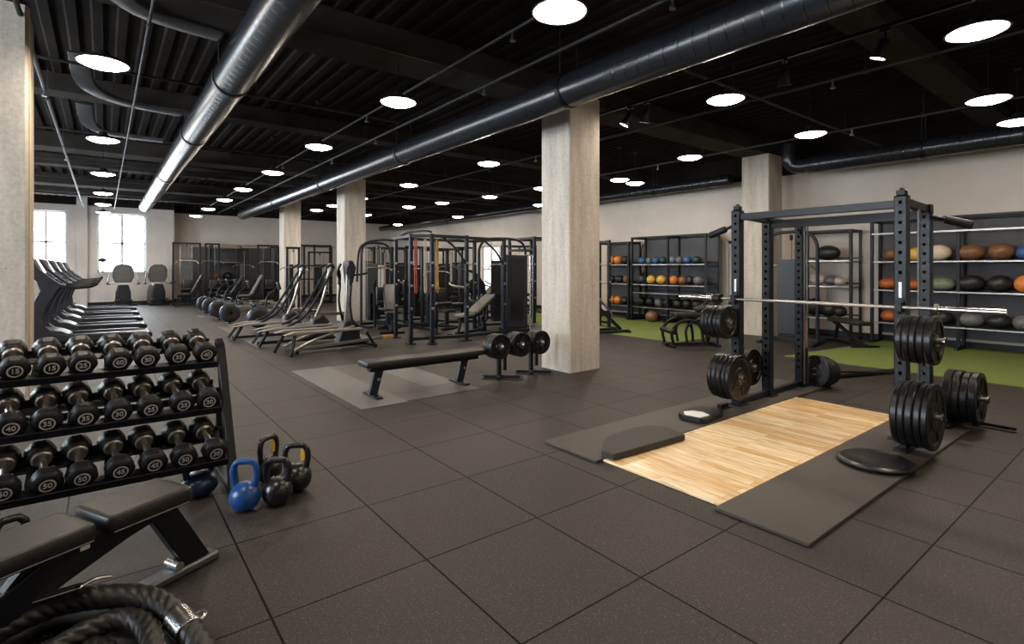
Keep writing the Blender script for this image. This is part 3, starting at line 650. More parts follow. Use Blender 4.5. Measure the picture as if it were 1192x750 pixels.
for y in (YN, YR):
    pb((5.48, y, 2.07), (6.06, y, 2.05), .06, .07, 'side_beam')
    pb((5.50, y, .055), (6.06, y, .055), .06, .06, 'base_beam')
pb((6.14, YR, 2.05), (6.89, YR, 2.05), .06, .06, 'side_beam'); pb((6.14, YR, .055), (6.89, YR, .055), .06, .06, 'base_beam')
M().tube([Vector((5.74, YN-.0, 2.10))-PO, Vector((5.74, YR, 2.10))-PO], .017, 12, smooth=1).build('pull_up_bar', steel, PR)
M().tube([Vector(p)-PO for p in ((6.93, YR-.04, 2.02), (6.6, 2.75, 2.03), (6.35, 2.3, 2.0), (6.28, 1.9, 2.0), (6.14, YN+.02, 2.0))], .02, 10).build('rear_brace', steel, PR)
for x, y in ((5.44, YN), (5.44, YR)):
    M().box(Vector((x, y, 2.145))-PO, (.07, .07, .05)).cyl(Vector((x, y, 2.16))-PO, Vector((x, y-.0, 2.19))-PO, .02, n=10).build('post_cap', steel, PR, bevel=.008)
# ball grips and dip handles at the top
for x, y, sg in ((5.44, YR, 1), (6.10, YN, -1)):
    p = Vector((x, y, 1.96 if sg > 0 else 1.98))-PO
    a0 = p+Vector((0, sg*.04, 0)); a1 = p+Vector((-.02 if sg > 0 else .08, sg*.30, -.09))
    M().cyl(a0, a1, .018, n=12).box(p+Vector((0, sg*.045, 0)), (.07, .01, .1)).build('side_handle', steel, PR)
    M().cyl(a0.lerp(a1, .35), a1+(a1-a0)*.08, .038, n=16).build('foam_grip', rubber, PR, bevel=.008)
M().cyl(Vector((6.19, YN-.01, 2.06))-PO, Vector((6.19, YN-.01, 1.93))-PO, .018, n=12).cyl(Vector((6.14, YN, 2.0))-PO, Vector((6.19, YN-.01, 2.0))-PO, .01, n=8).build('band_peg', steel, PR)
# hooks with pale stickers, safeties
for y in (YN, YR):
    hk = M().box(Vector((5.386, y, 1.18))-PO, (.012, .06, .13)).box(Vector((5.36, y, 1.135))-PO, (.06, .05, .016)).box(Vector((5.335, y, 1.17))-PO, (.012, .05, .08)).build('bar_hook', steel, PR, bevel=.003)
    M().box(Vector((5.392, y-.0, 1.30))-PO, (.004, .022, .16)).build('sticker', numeral, PR)
M().cyl(Vector((5.80, 1.515, .08))-PO, Vector((5.80, 1.515, 2.03))-PO, .012, n=12).build('guide_rod', greysteel, PR)
M().cyl(Vector((6.80, YR-.14, .10))-PO, Vector((6.80, YR-.14, 2.0))-PO, .009, n=12).build('guide_rod', greysteel, PR)
M().cyl(Vector((6.72, YR-.14, .10))-PO, Vector((6.72, YR-.14, 2.0))-PO, .009, n=12).build('guide_rod', greysteel, PR)
M().cyl(Vector((6.76, YR-.14, .12))-PO, Vector((6.76, YR-.14, .52))-PO, .019, n=12).build('carriage_sleeve', steel, PR)
M().cyl(Vector((6.76, YR-.14, .53))-PO, Vector((6.76, YR-.14, .86))-PO, .008, n=12).build('cable_handle', mat('brown_grip', (.30, .13, .04), .5, 0, .2, 10), PR)
M().lathe([(.02, -.012), (.055, -.012), (.045, 0), (.055, .012), (.02, .012)], 20, Matrix.Translation(Vector((6.80, YR-.08, 1.96))-PO) @ Matrix.Rotation(PI/2, 4, 'X')).build('pulley', steel, PR)
def peg(x, y0, y1, z, xp):
    m = M(); m.cyl(Vector((x, y0, z))-PO, Vector((x, y1, z))-PO, .024, n=16).cyl(Vector((x, min(y0, y1)-.0, z))-PO, Vector((x, min(y0, y1)+.012, z))-PO, .034, n=16)
    o = m.build('weight_peg', dullchrome, PR); 
    M().beam(Vector((x, y1-.01, z))-PO, Vector((xp, y1-.01, z))-PO, .05, .05).build('peg_bracket', steel, o)
    return o
# near right post, lower and upper
e = stack('lower near right peg of the power rack', 5.165, 1.235, .325, .262, [.042, .05, .05, .045, .05], 'weight plates on the power rack'); peg(5.165, 1.19, e+.03, .325, 5.41)
e = stack('upper near right peg of the power rack', 5.18, 1.23, .925, .192, [.05, .05, .04, .045, .045], 'weight plates on the power rack'); peg(5.18, 1.18, e+.03, .925, 5.41)
e = stack('rear right peg of the power rack', 6.42, 1.20, .285, .245, [.06, .06, .055, .07], 'weight plates on the power rack'); peg(6.42, 1.15, e+.03, .285, 6.13)
# left post
e = stack('lower left peg of the power rack', 5.14, 2.83, .375, .235, [.045, .045, .05, .05, .05], 'weight plates on the power rack'); peg(5.14, 2.79, e+.02, .375, 5.41)
e = stack('upper left peg of the power rack', 5.15, 2.96, .93, .172, [.05, .045, .045, .045, .045], 'weight plates on the power rack'); peg(5.15, 2.91, e+.02, .93, 5.41)
e = stack('inner left peg of the power rack', 5.90, 3.09, .36, .21, [.055, .05, .05], 'weight plates on the power rack'); peg(5.90, 3.05, e+.02, .36, 6.07)
for x, y in ((5.165, 1.50), (5.14, 3.10)):
    M().prism([(-.13, -.05), (.13, -.05), (.10, .05), (-.10, .05)], .022, .034, Matrix.Translation(Vector((x, y-.05, 0))-PO)).box(Vector((x+.04, y-.05, .05))-PO, (.14, .05, .035)).build('stabiliser_foot', steel, PR, bevel=.004)
M().box(Vector((6.36, 1.40, .04))-PO, (.50, .07, .035)).box(Vector((6.58, 1.20, .03))-PO, (.05, .42, .03)).build('stabiliser_foot', steel, PR, bevel=.004)
# barbell on the hooks
bb = root('barbell', 'long steel barbell resting on the hooks of the power rack', 'barbell', (5.36, 2.28, 1.165))
M().cyl((0, -1.0, 0), (0, 1.0, 0), .0145, n=16).build('shaft', dullchrome, bb)
for s_ in (-1, 1):
    M().cyl((0, s_*1.0, 0), (0, s_*1.42, 0), .024, n=20).build('sleeve', chrome, bb, bevel=.002)
    M().cyl((0, s_*.985, 0), (0, s_*1.01, 0), .042, n=20).build('collar', dullchrome, bb, bevel=.003)
M().cyl((0, .90, 0), (0, .975, 0), .05, n=20).build('lock_collar', rubber, bb, bevel=.006)
# things lying on the platform
def P2(px, py, z): v = fl(px, py, z); return (v.x, v.y)
wp = [(715, 529), (699.6, 524.7), (703, 512), (710.5, 506), (736, 498), (748, 495.5), (760, 495), (778, 497.5), (797.5, 505.8)]
wc = Vector((3.45, 2.9, 0)); poly = [(P2(a, b_, .075)[0]-wc.x, P2(a, b_, .075)[1]-wc.y) for a, b_ in wp]
o = M().prism([(p[0]*1.0, p[1]*1.0) for p in reversed(poly)], .024, .075).build('rubber_block', pad_m, bevel=.006, loc=wc); tag(o, 'thick scuffed rubber pad with cut corners on the left edge of the platform', 'rubber pad')
# low octagonal pad with a white cloth
op = fl(835, 487, .022); r8 = root('step_pad', 'low black pad with cut corners on the left mat in front of the rack post', 'pad', (4.62, 2.99, .022), math.radians(8))
M().prism([(-.17, -.10), (-.13, -.15), (.26, -.15), (.28, -.05), (.28, .10), (.20, .15), (-.10, .15), (-.17, .08)], 0, .05).build('pad_body', rubber, r8, bevel=.008)
ck = M().prism([(-.13, -.10), (.0, -.13), (.06, -.04), (.04, .06), (-.05, .11), (-.13, .06)], 0, .012).build('folded_towel', white, loc=(4.60, 2.985, .0725), bevel=.005, rz=math.radians(8)); tag(ck, 'small white towel on the low black pad', 'towel')
fp = root('balance_disc', 'round glossy black disc lying flat on the right mat below the big weight stack', 'disc', (4.61, 1.475, .022))
M().lathe([(.20, 0), (.245, .006), (.25, .02), (.245, .034), (.225, .044), (.215, .040), (.12, .050), (0, .053)], 48).build('disc', plate_m, fp)
M().lathe([(.246, .016), (.253, .019), (.253, .027), (.246, .030)], 48, caps=False).build('rim_band', steel, fp)
# barbell on the floor behind the rack with plates on its near end
A0, A1 = Vector((7.06, 2.90, .205)), Vector((8.68, 2.50, .05)); ax = (A1-A0).normalized()
lb = root('landmine_bar', 'barbell lying on the floor behind the rack with one end loaded', 'barbell', A0)
M().cyl((0, 0, 0), A1-A0, .016, n=12).cyl(ax*-.06, ax*.40, .025, n=16).build('shaft', steel, lb)
for i in range(5): plate('%s plate from the left end of the floor barbell behind the rack' % ORD[i], A0+ax*(.0+.052*i), (-ax.x, -ax.y, -ax.z), .20-(.03 if i > 2 else 0), .048, 'plates on the floor barbell')
tag(M().tube([(0, 0, 0), (.5, -.17, .0), (1.3, -.46, 0)], .035, 12).build('foam_roller_bar', rubber, loc=(7.62, 3.05, .036)), 'long black padded bar on the floor at the edge of the turf', 'padded bar')

# ================================================================ FLAT BENCH AND PLATE STAND
fb = root('flat_bench', 'long flat black bench in the middle of the floor on pale mats', 'bench', (3.18, 5.85, 0))
M().pad((0, 0, .39), (1.66, .29, .07), .025).build('bench_pad', vinyl, fb)
M().box((0, 0, .325), (1.50, .10, .06)).build('frame', steel, fb, bevel=.006)
for sx in (-.62, .56):
    M().prism([(sx-.06, .32), (sx+.05, .32), (sx+.0-.03, .03), (sx-.13, .03)], -.03, .03, Matrix(((1, 0, 0, 0), (0, 0, 1, 0), (0, 1, 0, 0), (0, 0, 0, 1)))).build('leg', bluesteel, fb, bevel=.005)
    M().box((sx-.08, 0, .018), (.08, .40, .024)).build('foot', bluesteel, fb, bevel=.005)
    M().cyl((sx-.02, -.04, .2), (sx-.02, .04, .2), .018, n=12).build('bolt', chrome, fb)
st = root('plate_stand', 'low black stand with splayed feet holding three plate stacks beside the bench', 'stand', (4.52, 5.76, 0))
M().box((0, .06, .415), (.92, .05, .05)).build('rail', steel, st, bevel=.006)
for sx in (-.24, .33):
    M().box((sx, .06, .22), (.05, .05, .38)).box((sx+.10, .06, .25), (.04, .04, .32)).build('post', steel, st, bevel=.005)
    M().beam((sx-.20, .16, .03), (sx+.19, -.20, .03), .055, .04).beam((sx-.12, -.08, .03), (sx+.12, .20, .03), .05, .04).build('foot', bluesteel, st, bevel=.01)
    M().cyl((sx+.18, -.19, 0), (sx+.18, -.19, .045), .03, n=12).cyl((sx-.19, .15, 0), (sx-.19, .15, .045), .03, n=12).build('foot_cap', silverplastic, st)
for i, (x, nm) in enumerate(((4.17, 'left'), (4.53, 'middle'), (4.88, 'right'))):
    M().cyl((x-4.52, -.16, .45), (x-4.52, .10, .45), .024, n=14).lathe([(0, -.185), (.018, -.18), (.03, -.165), (.03, -.15)], 16, Matrix.Translation((x-4.52, 0, .45)) @ Matrix(((1, 0, 0, 0), (0, 0, 1, 0), (0, 1, 0, 0), (0, 0, 0, 1)))).build('peg', dullchrome, st)
    for j in range(3): plate('%s plate from the front in the %s stack on the low plate stand' % (ORD[j], nm), (x, 5.76-.11+.062*j, .45), (0, -1, 0), .168, .06, 'plates on the low stand')

# ================================================================ BALL RACKS
def ball_rack(label, y0, y1, x0, x1, shelves, top, mids=(), back=True, grp='ball racks along the right wall', bsh=None):
    r = root('ball_rack', label, 'ball rack', ((x0+x1)/2, (y0+y1)/2, .0125 if back else 0), 0, grp); o = Vector(((x0+x1)/2, (y0+y1)/2, 0))
    for y in (y0, y1)+tuple(mids):
        mid = y in mids
        M().box(Vector((x0 if not mid else x0+.1, y, top/2))-o, (.055, .055, top)).build('upright', steel, r, bevel=.004)
        M().box(Vector((x1, y, top/2))-o, (.05, .05, top)).build('upright', steel, r, bevel=.004)
        M().box(Vector(((x0+x1)/2, y, top-.03))-o, (x1-x0, .05, .05)).build('side_rail', steel, r, bevel=.004)
        M().box(Vector(((x0+x1)/2-.03, y, .03))-o, (x1-x0+.1, .06, .05)).build('side_rail', steel, r, bevel=.004)
    for z in shelves:
        m = M(); m.box(Vector((x0+.0, (y0+y1)/2, z-.015))-o, (.035, y1-y0, .03)); fr_ = m.build('front_rail', dullchrome, r, bevel=.003)
        m = M(); m.box(Vector(((x0+x1)/2+.02, (y0+y1)/2, z-.028))-o, (x1-x0-.06, y1-y0-.02, .014)).box(Vector((x1-.03, (y0+y1)/2, z+.05))-o, (.02, y1-y0, .03)); m.build('shelf', steel, r)
    M().box(Vector((x1, (y0+y1)/2, top-.03))-o, (.04, y1-y0, .05)).build('top_rail', steel, r, bevel=.004)
    M().box(Vector((x0, (y0+y1)/2, top-.02))-o, (.04, y1-y0, .04)).build('top_rail', steel, r, bevel=.004)
    if back: M().box(Vector((x1+.04, (y0+y1)/2, (top+.15)/2+.02))-o, (.012, y1-y0+.02, top-.15)).build('back_panel', mat('dark_grey_panel', (.055, .055, .06), .6, 0, .15, 3), r)
    return r
ball_rack('large black ball rack by the right wall behind the weight plates', .1, 3.95, 12.18, 12.62, (.42, 1.06, 1.62), 2.44, (2.62,))
tag(M().box((0, 0, 0), (.04, 3.85, .035)).build('cross_bar', dullchrome, loc=(12.17, 2.02, 2.172), bevel=.004), 'pale horizontal bar across the top of the large ball rack', 'bar')
ball_rack('ball rack with rows of small coloured balls, left of the power rack', 7.50, 9.83, 11.95, 12.55, (.40, .80, 1.03, 1.59), 2.36, (8.7,))
ball_rack('narrow ball rack with orange balls beside the middle column', 10.0, 11.2, 12.0, 12.5, (.40, 1.03, 1.59), 2.25)
ball_rack('narrow ball rack between the right column and the large ball rack', 4.30, 5.35, 12.1, 12.6, (.45, 1.12, 1.66), 2.30, back=False)
BM = {'brown': ball_mat('brown_leather_ball', (.17, .075, .03)), 'cream': ball_mat('cream_ball', (.62, .52, .38)), 'yellow': ball_mat('yellow_ball', (.62, .36, .06)), 'blue': ball_mat('blue_ball', (.03, .10, .25)),
      'orange': ball_mat('orange_ball', (.65, .20, .03)), 'rust': ball_mat('rust_red_ball', (.40, .09, .02)), 'black': ball_mat('black_ball', (.014, .014, .015)), 'green': ball_mat('grey_green_ball', (.16, .20, .12)),
      'grey': ball_mat('grey_ball', (.12, .12, .125)), 'teal': ball_mat('dark_teal_ball', (.02, .05, .065)), 'lightblue': ball_mat('pale_blue_ball', (.16, .23, .30)), 'darkgreen': ball_mat('dark_green_ball', (.02, .045, .03)),
      'white': ball_mat('white_ball', (.55, .50, .44))}
CN = {'lightblue': 'pale blue', 'darkgreen': 'dark green', 'green': 'grey green', 'teal': 'dark teal', 'rust': 'rust red'}
BP = {}
def ball(col, x, y, z, ry, rz_, label, grp, rx=None):
    key = (col, round(ry, 3), round(rz_, 3))
    if key not in BP:
        m = M(); m.ell((0, 0, rz_), (rx or min(ry, .17), ry, rz_), 24, 14); o = m.build('medicine_ball', BM[col], angle=60); BP[key] = o
        k = M()
        for a in range(3):
            mt = Matrix.Translation((0, 0, rz_)) @ Matrix.Diagonal((rx or min(ry, .17), ry, rz_, 1)) @ Matrix.Rotation(PI*a/3, 4, 'Z') @ Matrix.Rotation(PI/2, 4, 'X')
            k.lathe([(1.002, -.012), (1.008, 0), (1.002, .012)], 32, mt, caps=False)
        k.lathe([(.16, .984), (.1, .998), (0, 1.012)], 16, Matrix.Translation((0, 0, rz_)) @ Matrix.Diagonal((rx or min(ry, .17), ry, rz_, 1)) @ Matrix.Rotation(PI/2, 4, 'Y') @ Matrix.Rotation(PI, 4, 'X'), caps=False)
        k.build('seam', BM[col], o)
    else: o = copy_tree(BP[key])
    o.location = (x, y, z); o.rotation_euler = (0, 0, 0); tag(o, label, 'ball', grp); return o
def row(where, X, z, items, grp, rz_):
    n = len(items); z = z+.009 if (z > .1 and 'right column' not in where) else z
    for i, it in enumerate(items):
        px, col, ry = it[:3]; nm = CN.get(col, col)
        y = yOnX(px, X)
        ball(col, X, y, z, ry, it[3] if len(it) > 3 else rz_, '%s ball on the %s, %s from left' % (nm, where, ORD[i]), grp)
G1 = 'medicine balls on the large ball rack'
XR = 12.38
row('top ball shelf of the large right rack', XR, 1.625, [(1037, 'brown', .13), (1066, 'yellow', .13), (1093, 'cream', .19, .15), (1130, 'brown', .21, .145), (1166, 'brown', .18, .15), (1196, 'blue', .15)], G1, .13)
row('middle shelf of the large right rack', XR, 1.065, [(1034, 'rust', .16, .11), (1064, 'rust', .15, .10), (1097, 'green', .20, .12), (1130, 'black', .21, .15), (1164, 'black', .18, .15), (1194, 'orange', .15, .15)], G1, .13)
row('lowest shelf of the large right rack', XR, .425, [(1035, 'rust', .14, .11), (1066, 'grey', .14), (1097, 'black', .17, .14), (1130, 'grey', .20, .13), (1163, 'black', .18, .13), (1192, 'grey', .15)], G1, .13)
G2 = 'small balls on the left ball rack'
XL2 = 12.22
row('top shelf of the left ball rack', XL2, 1.595, [(747.5, 'blue', .105), (755.5, 'grey', .09), (763, 'blue', .10), (772, 'darkgreen', .11), (781.5, 'lightblue', .105), (790.5, 'grey', .10), (800, 'blue', .115), (811, 'darkgreen', .125)], G2, .105)
row('second shelf of the left ball rack', XL2, 1.035, [(747, 'teal', .125), (758, 'yellow', .13), (770, 'yellow', .14), (784, 'orange', .125), (794.5, 'brown', .125), (803, 'black', .11), (813.5, 'grey', .14)], G2, .125)
row('low shelf of the left ball rack', XL2, .405, [(747, 'black', .115), (757, 'black', .125), (767, 'grey', .12), (777, 'black', .13), (789, 'black', .14), (800, 'black', .13), (811, 'black', .13)], G2, .13)
row('floor under the left ball rack', 11.97, .012, [(758.5, 'brown', .17, .15)], G2, .15)
G3 = 'balls on the narrow rack beside the middle column'
row('top shelf of the rack beside the middle column', 12.25, 1.595, [(711.5, 'orange', .125), (719.5, 'orange', .125), (728, 'black', .12)], G3, .13)
row('middle shelf of the rack beside the middle column', 12.25, 1.035, [(712, 'black', .13), (721, 'black', .14), (729.5, 'brown', .11)], G3, .12)
row('lowest shelf of the rack beside the middle column', 12.25, .405, [(711.5, 'orange', .10), (719, 'orange', .11), (727.5, 'black', .15)], G3, .12)
G4 = 'balls on the narrow rack right of the right column'
row('top shelf of the rack beside the right column', 12.35, 1.665, [(964, 'black', .24, .16)], G4, .14)
row('middle shelf of the rack beside the right column', 12.35, 1.125, [(952, 'white', .16, .13), (967, 'grey', .13, .10), (978, 'white', .12, .09)], G4, .1)
row('lowest shelf of the rack beside the right column', 12.35, .455, [(948, 'black', .20, .19), (965, 'black', .17, .15), (978, 'black', .13, .12)], G4, .1)

# ================================================================ TREADMILLS
XZ = Matrix(((1, 0, 0, 0), (0, 0, 1, 0), (0, 1, 0, 0), (0, 0, 0, 1)))      # poly (x, z) extruded along y
def treadmill():
    r = root('treadmill', 'x', 'treadmill', (0, 0, 0), 0, 'treadmills facing the left side')
    for s in (-1, 1):
        M().prism([(-.75, .10), (.86, .10), (.90, .14), (.88, .19), (.80, .215), (-.75, .25)], s*.36-.05, s*.36+.05, XZ).build('side_rail', plastic, r, bevel=.015)
    for s in (-1, 1): M().box((.02, s*.36, .235), (1.40, .075, .012)).build('foot_strip', silverplastic, r, bevel=.003)  # pale foot strip doubles as the highlight along the dark rail
    M().box((.05, 0, .185), (1.62, .60, .03)).build('belt', rubber, r, bevel=.006)
    M().box((.0, 0, .10), (1.60, .66, .10)).box((.80, 0, .02), (.10, .74, .04)).box((-.6, 0, .02), (.10, .74, .04)).build('frame', steel, r)
    M().cyl((.86, -.41, .15), (.86, .41, .15), .055, n=18).build('rear_roller_cover', plastic, r)
    M().prism([(-.98, .06), (-.32, .14), (-.36, .24), (-.50, .31), (-.72, .36), (-.92, .33), (-1.02, .22)], -.37, .37, XZ).build('motor_hood', plastic, r, bevel=.03)
    for s in (-1, 1):
        P = [(-.30, s*.41, .16), (-.55, s*.42, .22), (-.72, s*.42, .42), (-.74, s*.41, .75), (-.62, s*.40, 1.02), (-.60, s*.38, 1.22)]
        m = M(); Q = []; 
        outer = [(-.30, .12), (-.55, .12), (-.93, .14), (-1.0, .30), (-.97, .55), (-.90, .85), (-.80, 1.08), (-.84, 1.25), (-1.02, 1.45), (-1.12, 1.66), (-.94, 1.70), (-.84, 1.52), (-.62, 1.30), (-.48, 1.18), (-.55, 1.05), (-.66, .85), (-.74, .60), (-.72, .42), (-.58, .28), (-.35, .22)]
        m.prism(outer, s*.40-.045, s*.40+.045, XZ); m.build('mast', plastic, r, bevel=.02)
        M().tube([(-.72, s*.40, 1.17), (-.5, s*.405, 1.13), (-.25, s*.405, 1.13), (-.05, s*.40, 1.16), (.02, s*.38, 1.20)], .028, 12).build('handrail', steel, r); hr = [q for q in C.objects if q.parent == r and q.name.startswith('handrail')][-1]
        M().tube([(-.34, s*.405, 1.125), (-.08, s*.40, 1.15), (.03, s*.38, 1.205)], .036, 12).build('grip', rubber, hr)
    M().prism([(-1.12, 1.62), (-.90, 1.70), (-.74, 1.36), (-.80, 1.33), (-.98, 1.44)], -.36, .36, XZ).build('console', silverplastic, r, bevel=.03)
    R = RY(math.radians(-62)); cs = [q for q in C.objects if q.parent == r and q.name.startswith('console')][0]; M().pad((-.812, 0, 1.535), (.28, .50, .012), .02, RY(math.radians(65))).build('screen', screen, cs)
    M().tube([(-.62, -.36, 1.16), (-.50, -.2, 1.17), (-.47, 0, 1.17), (-.50, .2, 1.17), (-.62, .36, 1.16)], .022, 10).build('front_grip', rubber, r)
    M().cyl((-.64, .15, 1.20), (-.60, .15, 1.29), .04, .045, n=16).build('cup_holder', steel, r)
    return r
t0 = treadmill()
for i, (x, y) in enumerate(((-.12, 13.35), (-.10, 15.3), (-.08, 17.3), (-.06, 19.4), (-.04, 21.6))):
    o = t0 if i == 0 else copy_tree(t0); o.location = (x, y, 0)
    o['label'] = ['nearest treadmill on the left, its deck end just above the dumbbells', 'second treadmill, just behind the nearest one', 'middle treadmill of the row of five on the left', 'fourth treadmill back, second from the window wall', 'farthest treadmill, closest to the window wall'][i]

# ================================================================ CLIMBERS BY THE WINDOWS
def stepper(label, x, y, rz):
    r = root('cardio_machine', label, 'cardio machine', (x, y, 0), rz, 'cardio machines by the windows')
    M().prism([(-.26, .04), (.26, .04), (.24, .55), (.16, .86), (-.16, .86), (-.24, .55)], -.30, .35, XZ).build('base_housing', plastic, r, bevel=.04)
    M().box((0, .34, .04), (.9, .08, .07)).box((0, -.40, .04), (.7, .08, .07)).box((0, 0, .05), (.12, .8, .07)).build('floor_frame', steel, r, bevel=.015)
    m = M(); m.prism([(-.26, .0), (.26, .0), (.34, .22), (.33, .52), (.26, .66), (.14, .72), (-.14, .72), (-.26, .66), (-.33, .52), (-.34, .22)], -.03, .03, Matrix.Translation((0, -.12, .93)) @ Matrix.Rotation(.12, 4, 'X') @ XZ)
    m.build('console_panel', silverplastic, r, bevel=.02)
    M().prism([(-.20, .08), (.20, .08), (.24, .26), (-.24, .26)], -.036, -.03, Matrix.Translation((0, -.12, .93)) @ Matrix.Rotation(.12, 4, 'X') @ XZ).prism([(-.22, .38), (.22, .38), (.18, .60), (-.18, .60)], -.036, -.03, Matrix.Translation((0, -.12, .93)) @ Matrix.Rotation(.12, 4, 'X') @ XZ).build('screen', greyvinyl, r)
    for s in (-1, 1):
        M().tube([(s*.30, -.10, .92), (s*.46, -.16, .86), (s*.47, -.3, .98), (s*.42, -.26, 1.30)], .024, 10).build('arm', dullchrome, r)
        M().tube([(s*.44, -.2, .88), (s*.5, -.34, .90), (s*.5, -.46, .90)], .035, 10).build('grip', rubber, r)
        M().box((s*.2, -.42, .25), (.17, .34, .05)).build('pedal', rubber, r, bevel=.01)
        M().cyl((s*.42, .34, .05), (s*.48, .34, .05), .05, n=14).build('wheel', rubber, r)
    return r
stepper('grey cardio machine in front of the second window', .62, 25.6, 0)
stepper('grey cardio machine at the wall just right of the second window', 1.72, 25.9, .2)
tag(M().tube([(0, 0, 0), (.02, 0, .28), (.0, 0, .5)], .02, 10).ell((.0, -.02, .52), (.13, .04, .09)).box((0, 0, .01), (.12, .12, .02)).build('desk_fan', bluesteel, loc=(-.02, 27.06, 1.3)), 'small dark fan standing on the sill of the second window', 'fan')

# ================================================================ ELLIPTICAL AND ROWING MACHINES
palerail = mat('pale_lit_rail', (.24, .22, .20), .45, .2, .15, 8)  # pale tone holds the light on the rail tops
def cross_trainer():
    r = root('cross_trainer', 'x', 'exercise machine', (0, 0, 0), 0, 'elliptical trainers in the middle left')
    for y in (-.22, .22):
        M().prism([(-.18, .36), (0, .405), (1.25, .39), (1.25, .35), (.0, .35)], y-.055, y+.055, XZ).build('foot_rail', palerail, r, bevel=.01)
        M().beam((.02, y, .36), (-.08 if y < 0 else -.12, y-.1 if y < 0 else y+.1, .03), .05, .05).build('leg', steel, r, bevel=.008)
        M().beam((1.35, y, .30), (1.50, y*1.25, .03), .05, .05).build('leg', steel, r, bevel=.008)
        M().cyl((-.08 if y < 0 else -.12, (y-.12) if y < 0 else y+.08, .028), (-.08 if y < 0 else -.12, (y-.06) if y < 0 else y+.14, .028), .03, n=12).build('caster', rubber, r)
        M().cyl((1.5, y*1.25-.03, .03), (1.5, y*1.25+.03, .03), .035, n=12).build('caster', rubber, r)
        M().tube([(.0, y*1.2, .10), (.35, y*1.15, .24), (.8, y, .36), (1.1, y, .42)], .026, 10).build('link_arm', dullchrome, r)
        M().tube([(1.10, y*.9, .40), (1.02, y*1.0, .85), (1.04, y*1.0, 1.20), (.98, y*.9, 1.42), (1.04, y*.8, 1.58)], .022, 10).build('moving_handle', bluesteel, r)
        M().tube([(1.02, y*1.0, 1.18), (1.03, y*1.0, 1.36), (1.0, y*.95, 1.46)], .03, 10).build('grip', rubber, r)
    M().beam((0, -.25, .10), (1.75, -.22, .17), .06, .05).build('pedal_bar', silverplastic, r, bevel=.006)
    M().box((1.80, -.22, .172), (.22, .075, .06)).build('bar_tip', mat('amber_cap', (.50, .22, .03), .4, 0, .2, 8), r, bevel=.008)['label'] = 'amber coloured end cap'
    M().box((.75, 0, .07), (1.5, .08, .06)).box((.05, 0, .05), (.07, .5, .05)).box((1.45, 0, .05), (.07, .6, .05)).build('base', steel, r, bevel=.008)
    M().prism([(.85, .10), (1.30, .10), (1.28, .42), (1.15, .55), (.98, .50)], -.11, .11, XZ).build('flywheel_cover', plastic, r, bevel=.03)
    M().prism([(1.02, .45), (1.14, .50), (1.16, 1.40), (1.06, 1.40)], -.035, .035, XZ).build('mast', dullchrome, r, bevel=.008)
    M().prism([(1.08, 1.22), (1.13, 1.20), (1.20, 1.50), (1.13, 1.64), (1.05, 1.63), (1.04, 1.52)], -.13, .13, XZ).build('console', plastic, r, bevel=.02)
    M().tube([(1.08, -.18, 1.36), (1.26, -.20, 1.38), (1.38, -.2, 1.40)], .02, 10).build('side_grip', rubber, r)
    return r
def incline_trainer():
    r = root('incline_trainer', 'x', 'exercise machine', (0, 0, 0), 0, 'elliptical trainers in the middle left')
    for y in (-.20, .20):
        M().prism([(-.25, .30), (.1, .36), (1.15, .37), (1.15, .33), (.1, .31)], y-.06, y+.06, XZ).build('foot_rail', palerail, r, bevel=.01)
        M().tube([(.30, y, .36), (.60, y, .52), (.80, y, .80), (1.10, y*.9, 1.30), (1.22, y*.8, 1.52)], .026, 10).build('slanted_strut', bluesteel, r)
        M().beam((-.05, y, .30), (-.22, y*1.4, .03), .05, .05).build('leg', steel, r, bevel=.008); M().beam((1.20, y, .30), (1.35, y*1.4, .03), .05, .05).build('leg', steel, r, bevel=.008)
        M().tube([(1.22, y*.8, 1.50), (1.16, y*.9, 1.56), (1.05, y, 1.50)], .028, 10).build('hand_grip', rubber, r)
    M().box((.55, 0, .06), (1.5, .08, .06)).build('base', steel, r, bevel=.008)
    M().prism([(.72, .08), (1.12, .08), (1.16, .40), (1.02, .58), (.82, .46)], -.12, .12, XZ).build('drive_cover', plastic, r, bevel=.04)
    M().prism([(1.16, 1.42), (1.22, 1.40), (1.26, 1.58), (1.18, 1.60)], -.10, .10, XZ).build('console', silverplastic, r, bevel=.02)
    M().tube([(.9, 0, .5), (1.06, 0, .9), (1.18, 0, 1.45)], .03, 12).build('mast', dullchrome, r)
    return r
c0 = cross_trainer(); c0.location = (2.55, 9.62, 0); c0.rotation_euler = (0, 0, .10); c0['label'] = 'nearest elliptical trainer with an amber end cap, left of the flat bench'
c1 = incline_trainer(); c1.location = (2.52, 10.95, 0); c1['label'] = 'trainer with two slanted struts, just behind the nearest elliptical trainer'
c2 = copy_tree(c1); c2.location = (2.30, 12.15, 0); c2['label'] = 'farther trainer with two slanted struts, next to the rowing machines'
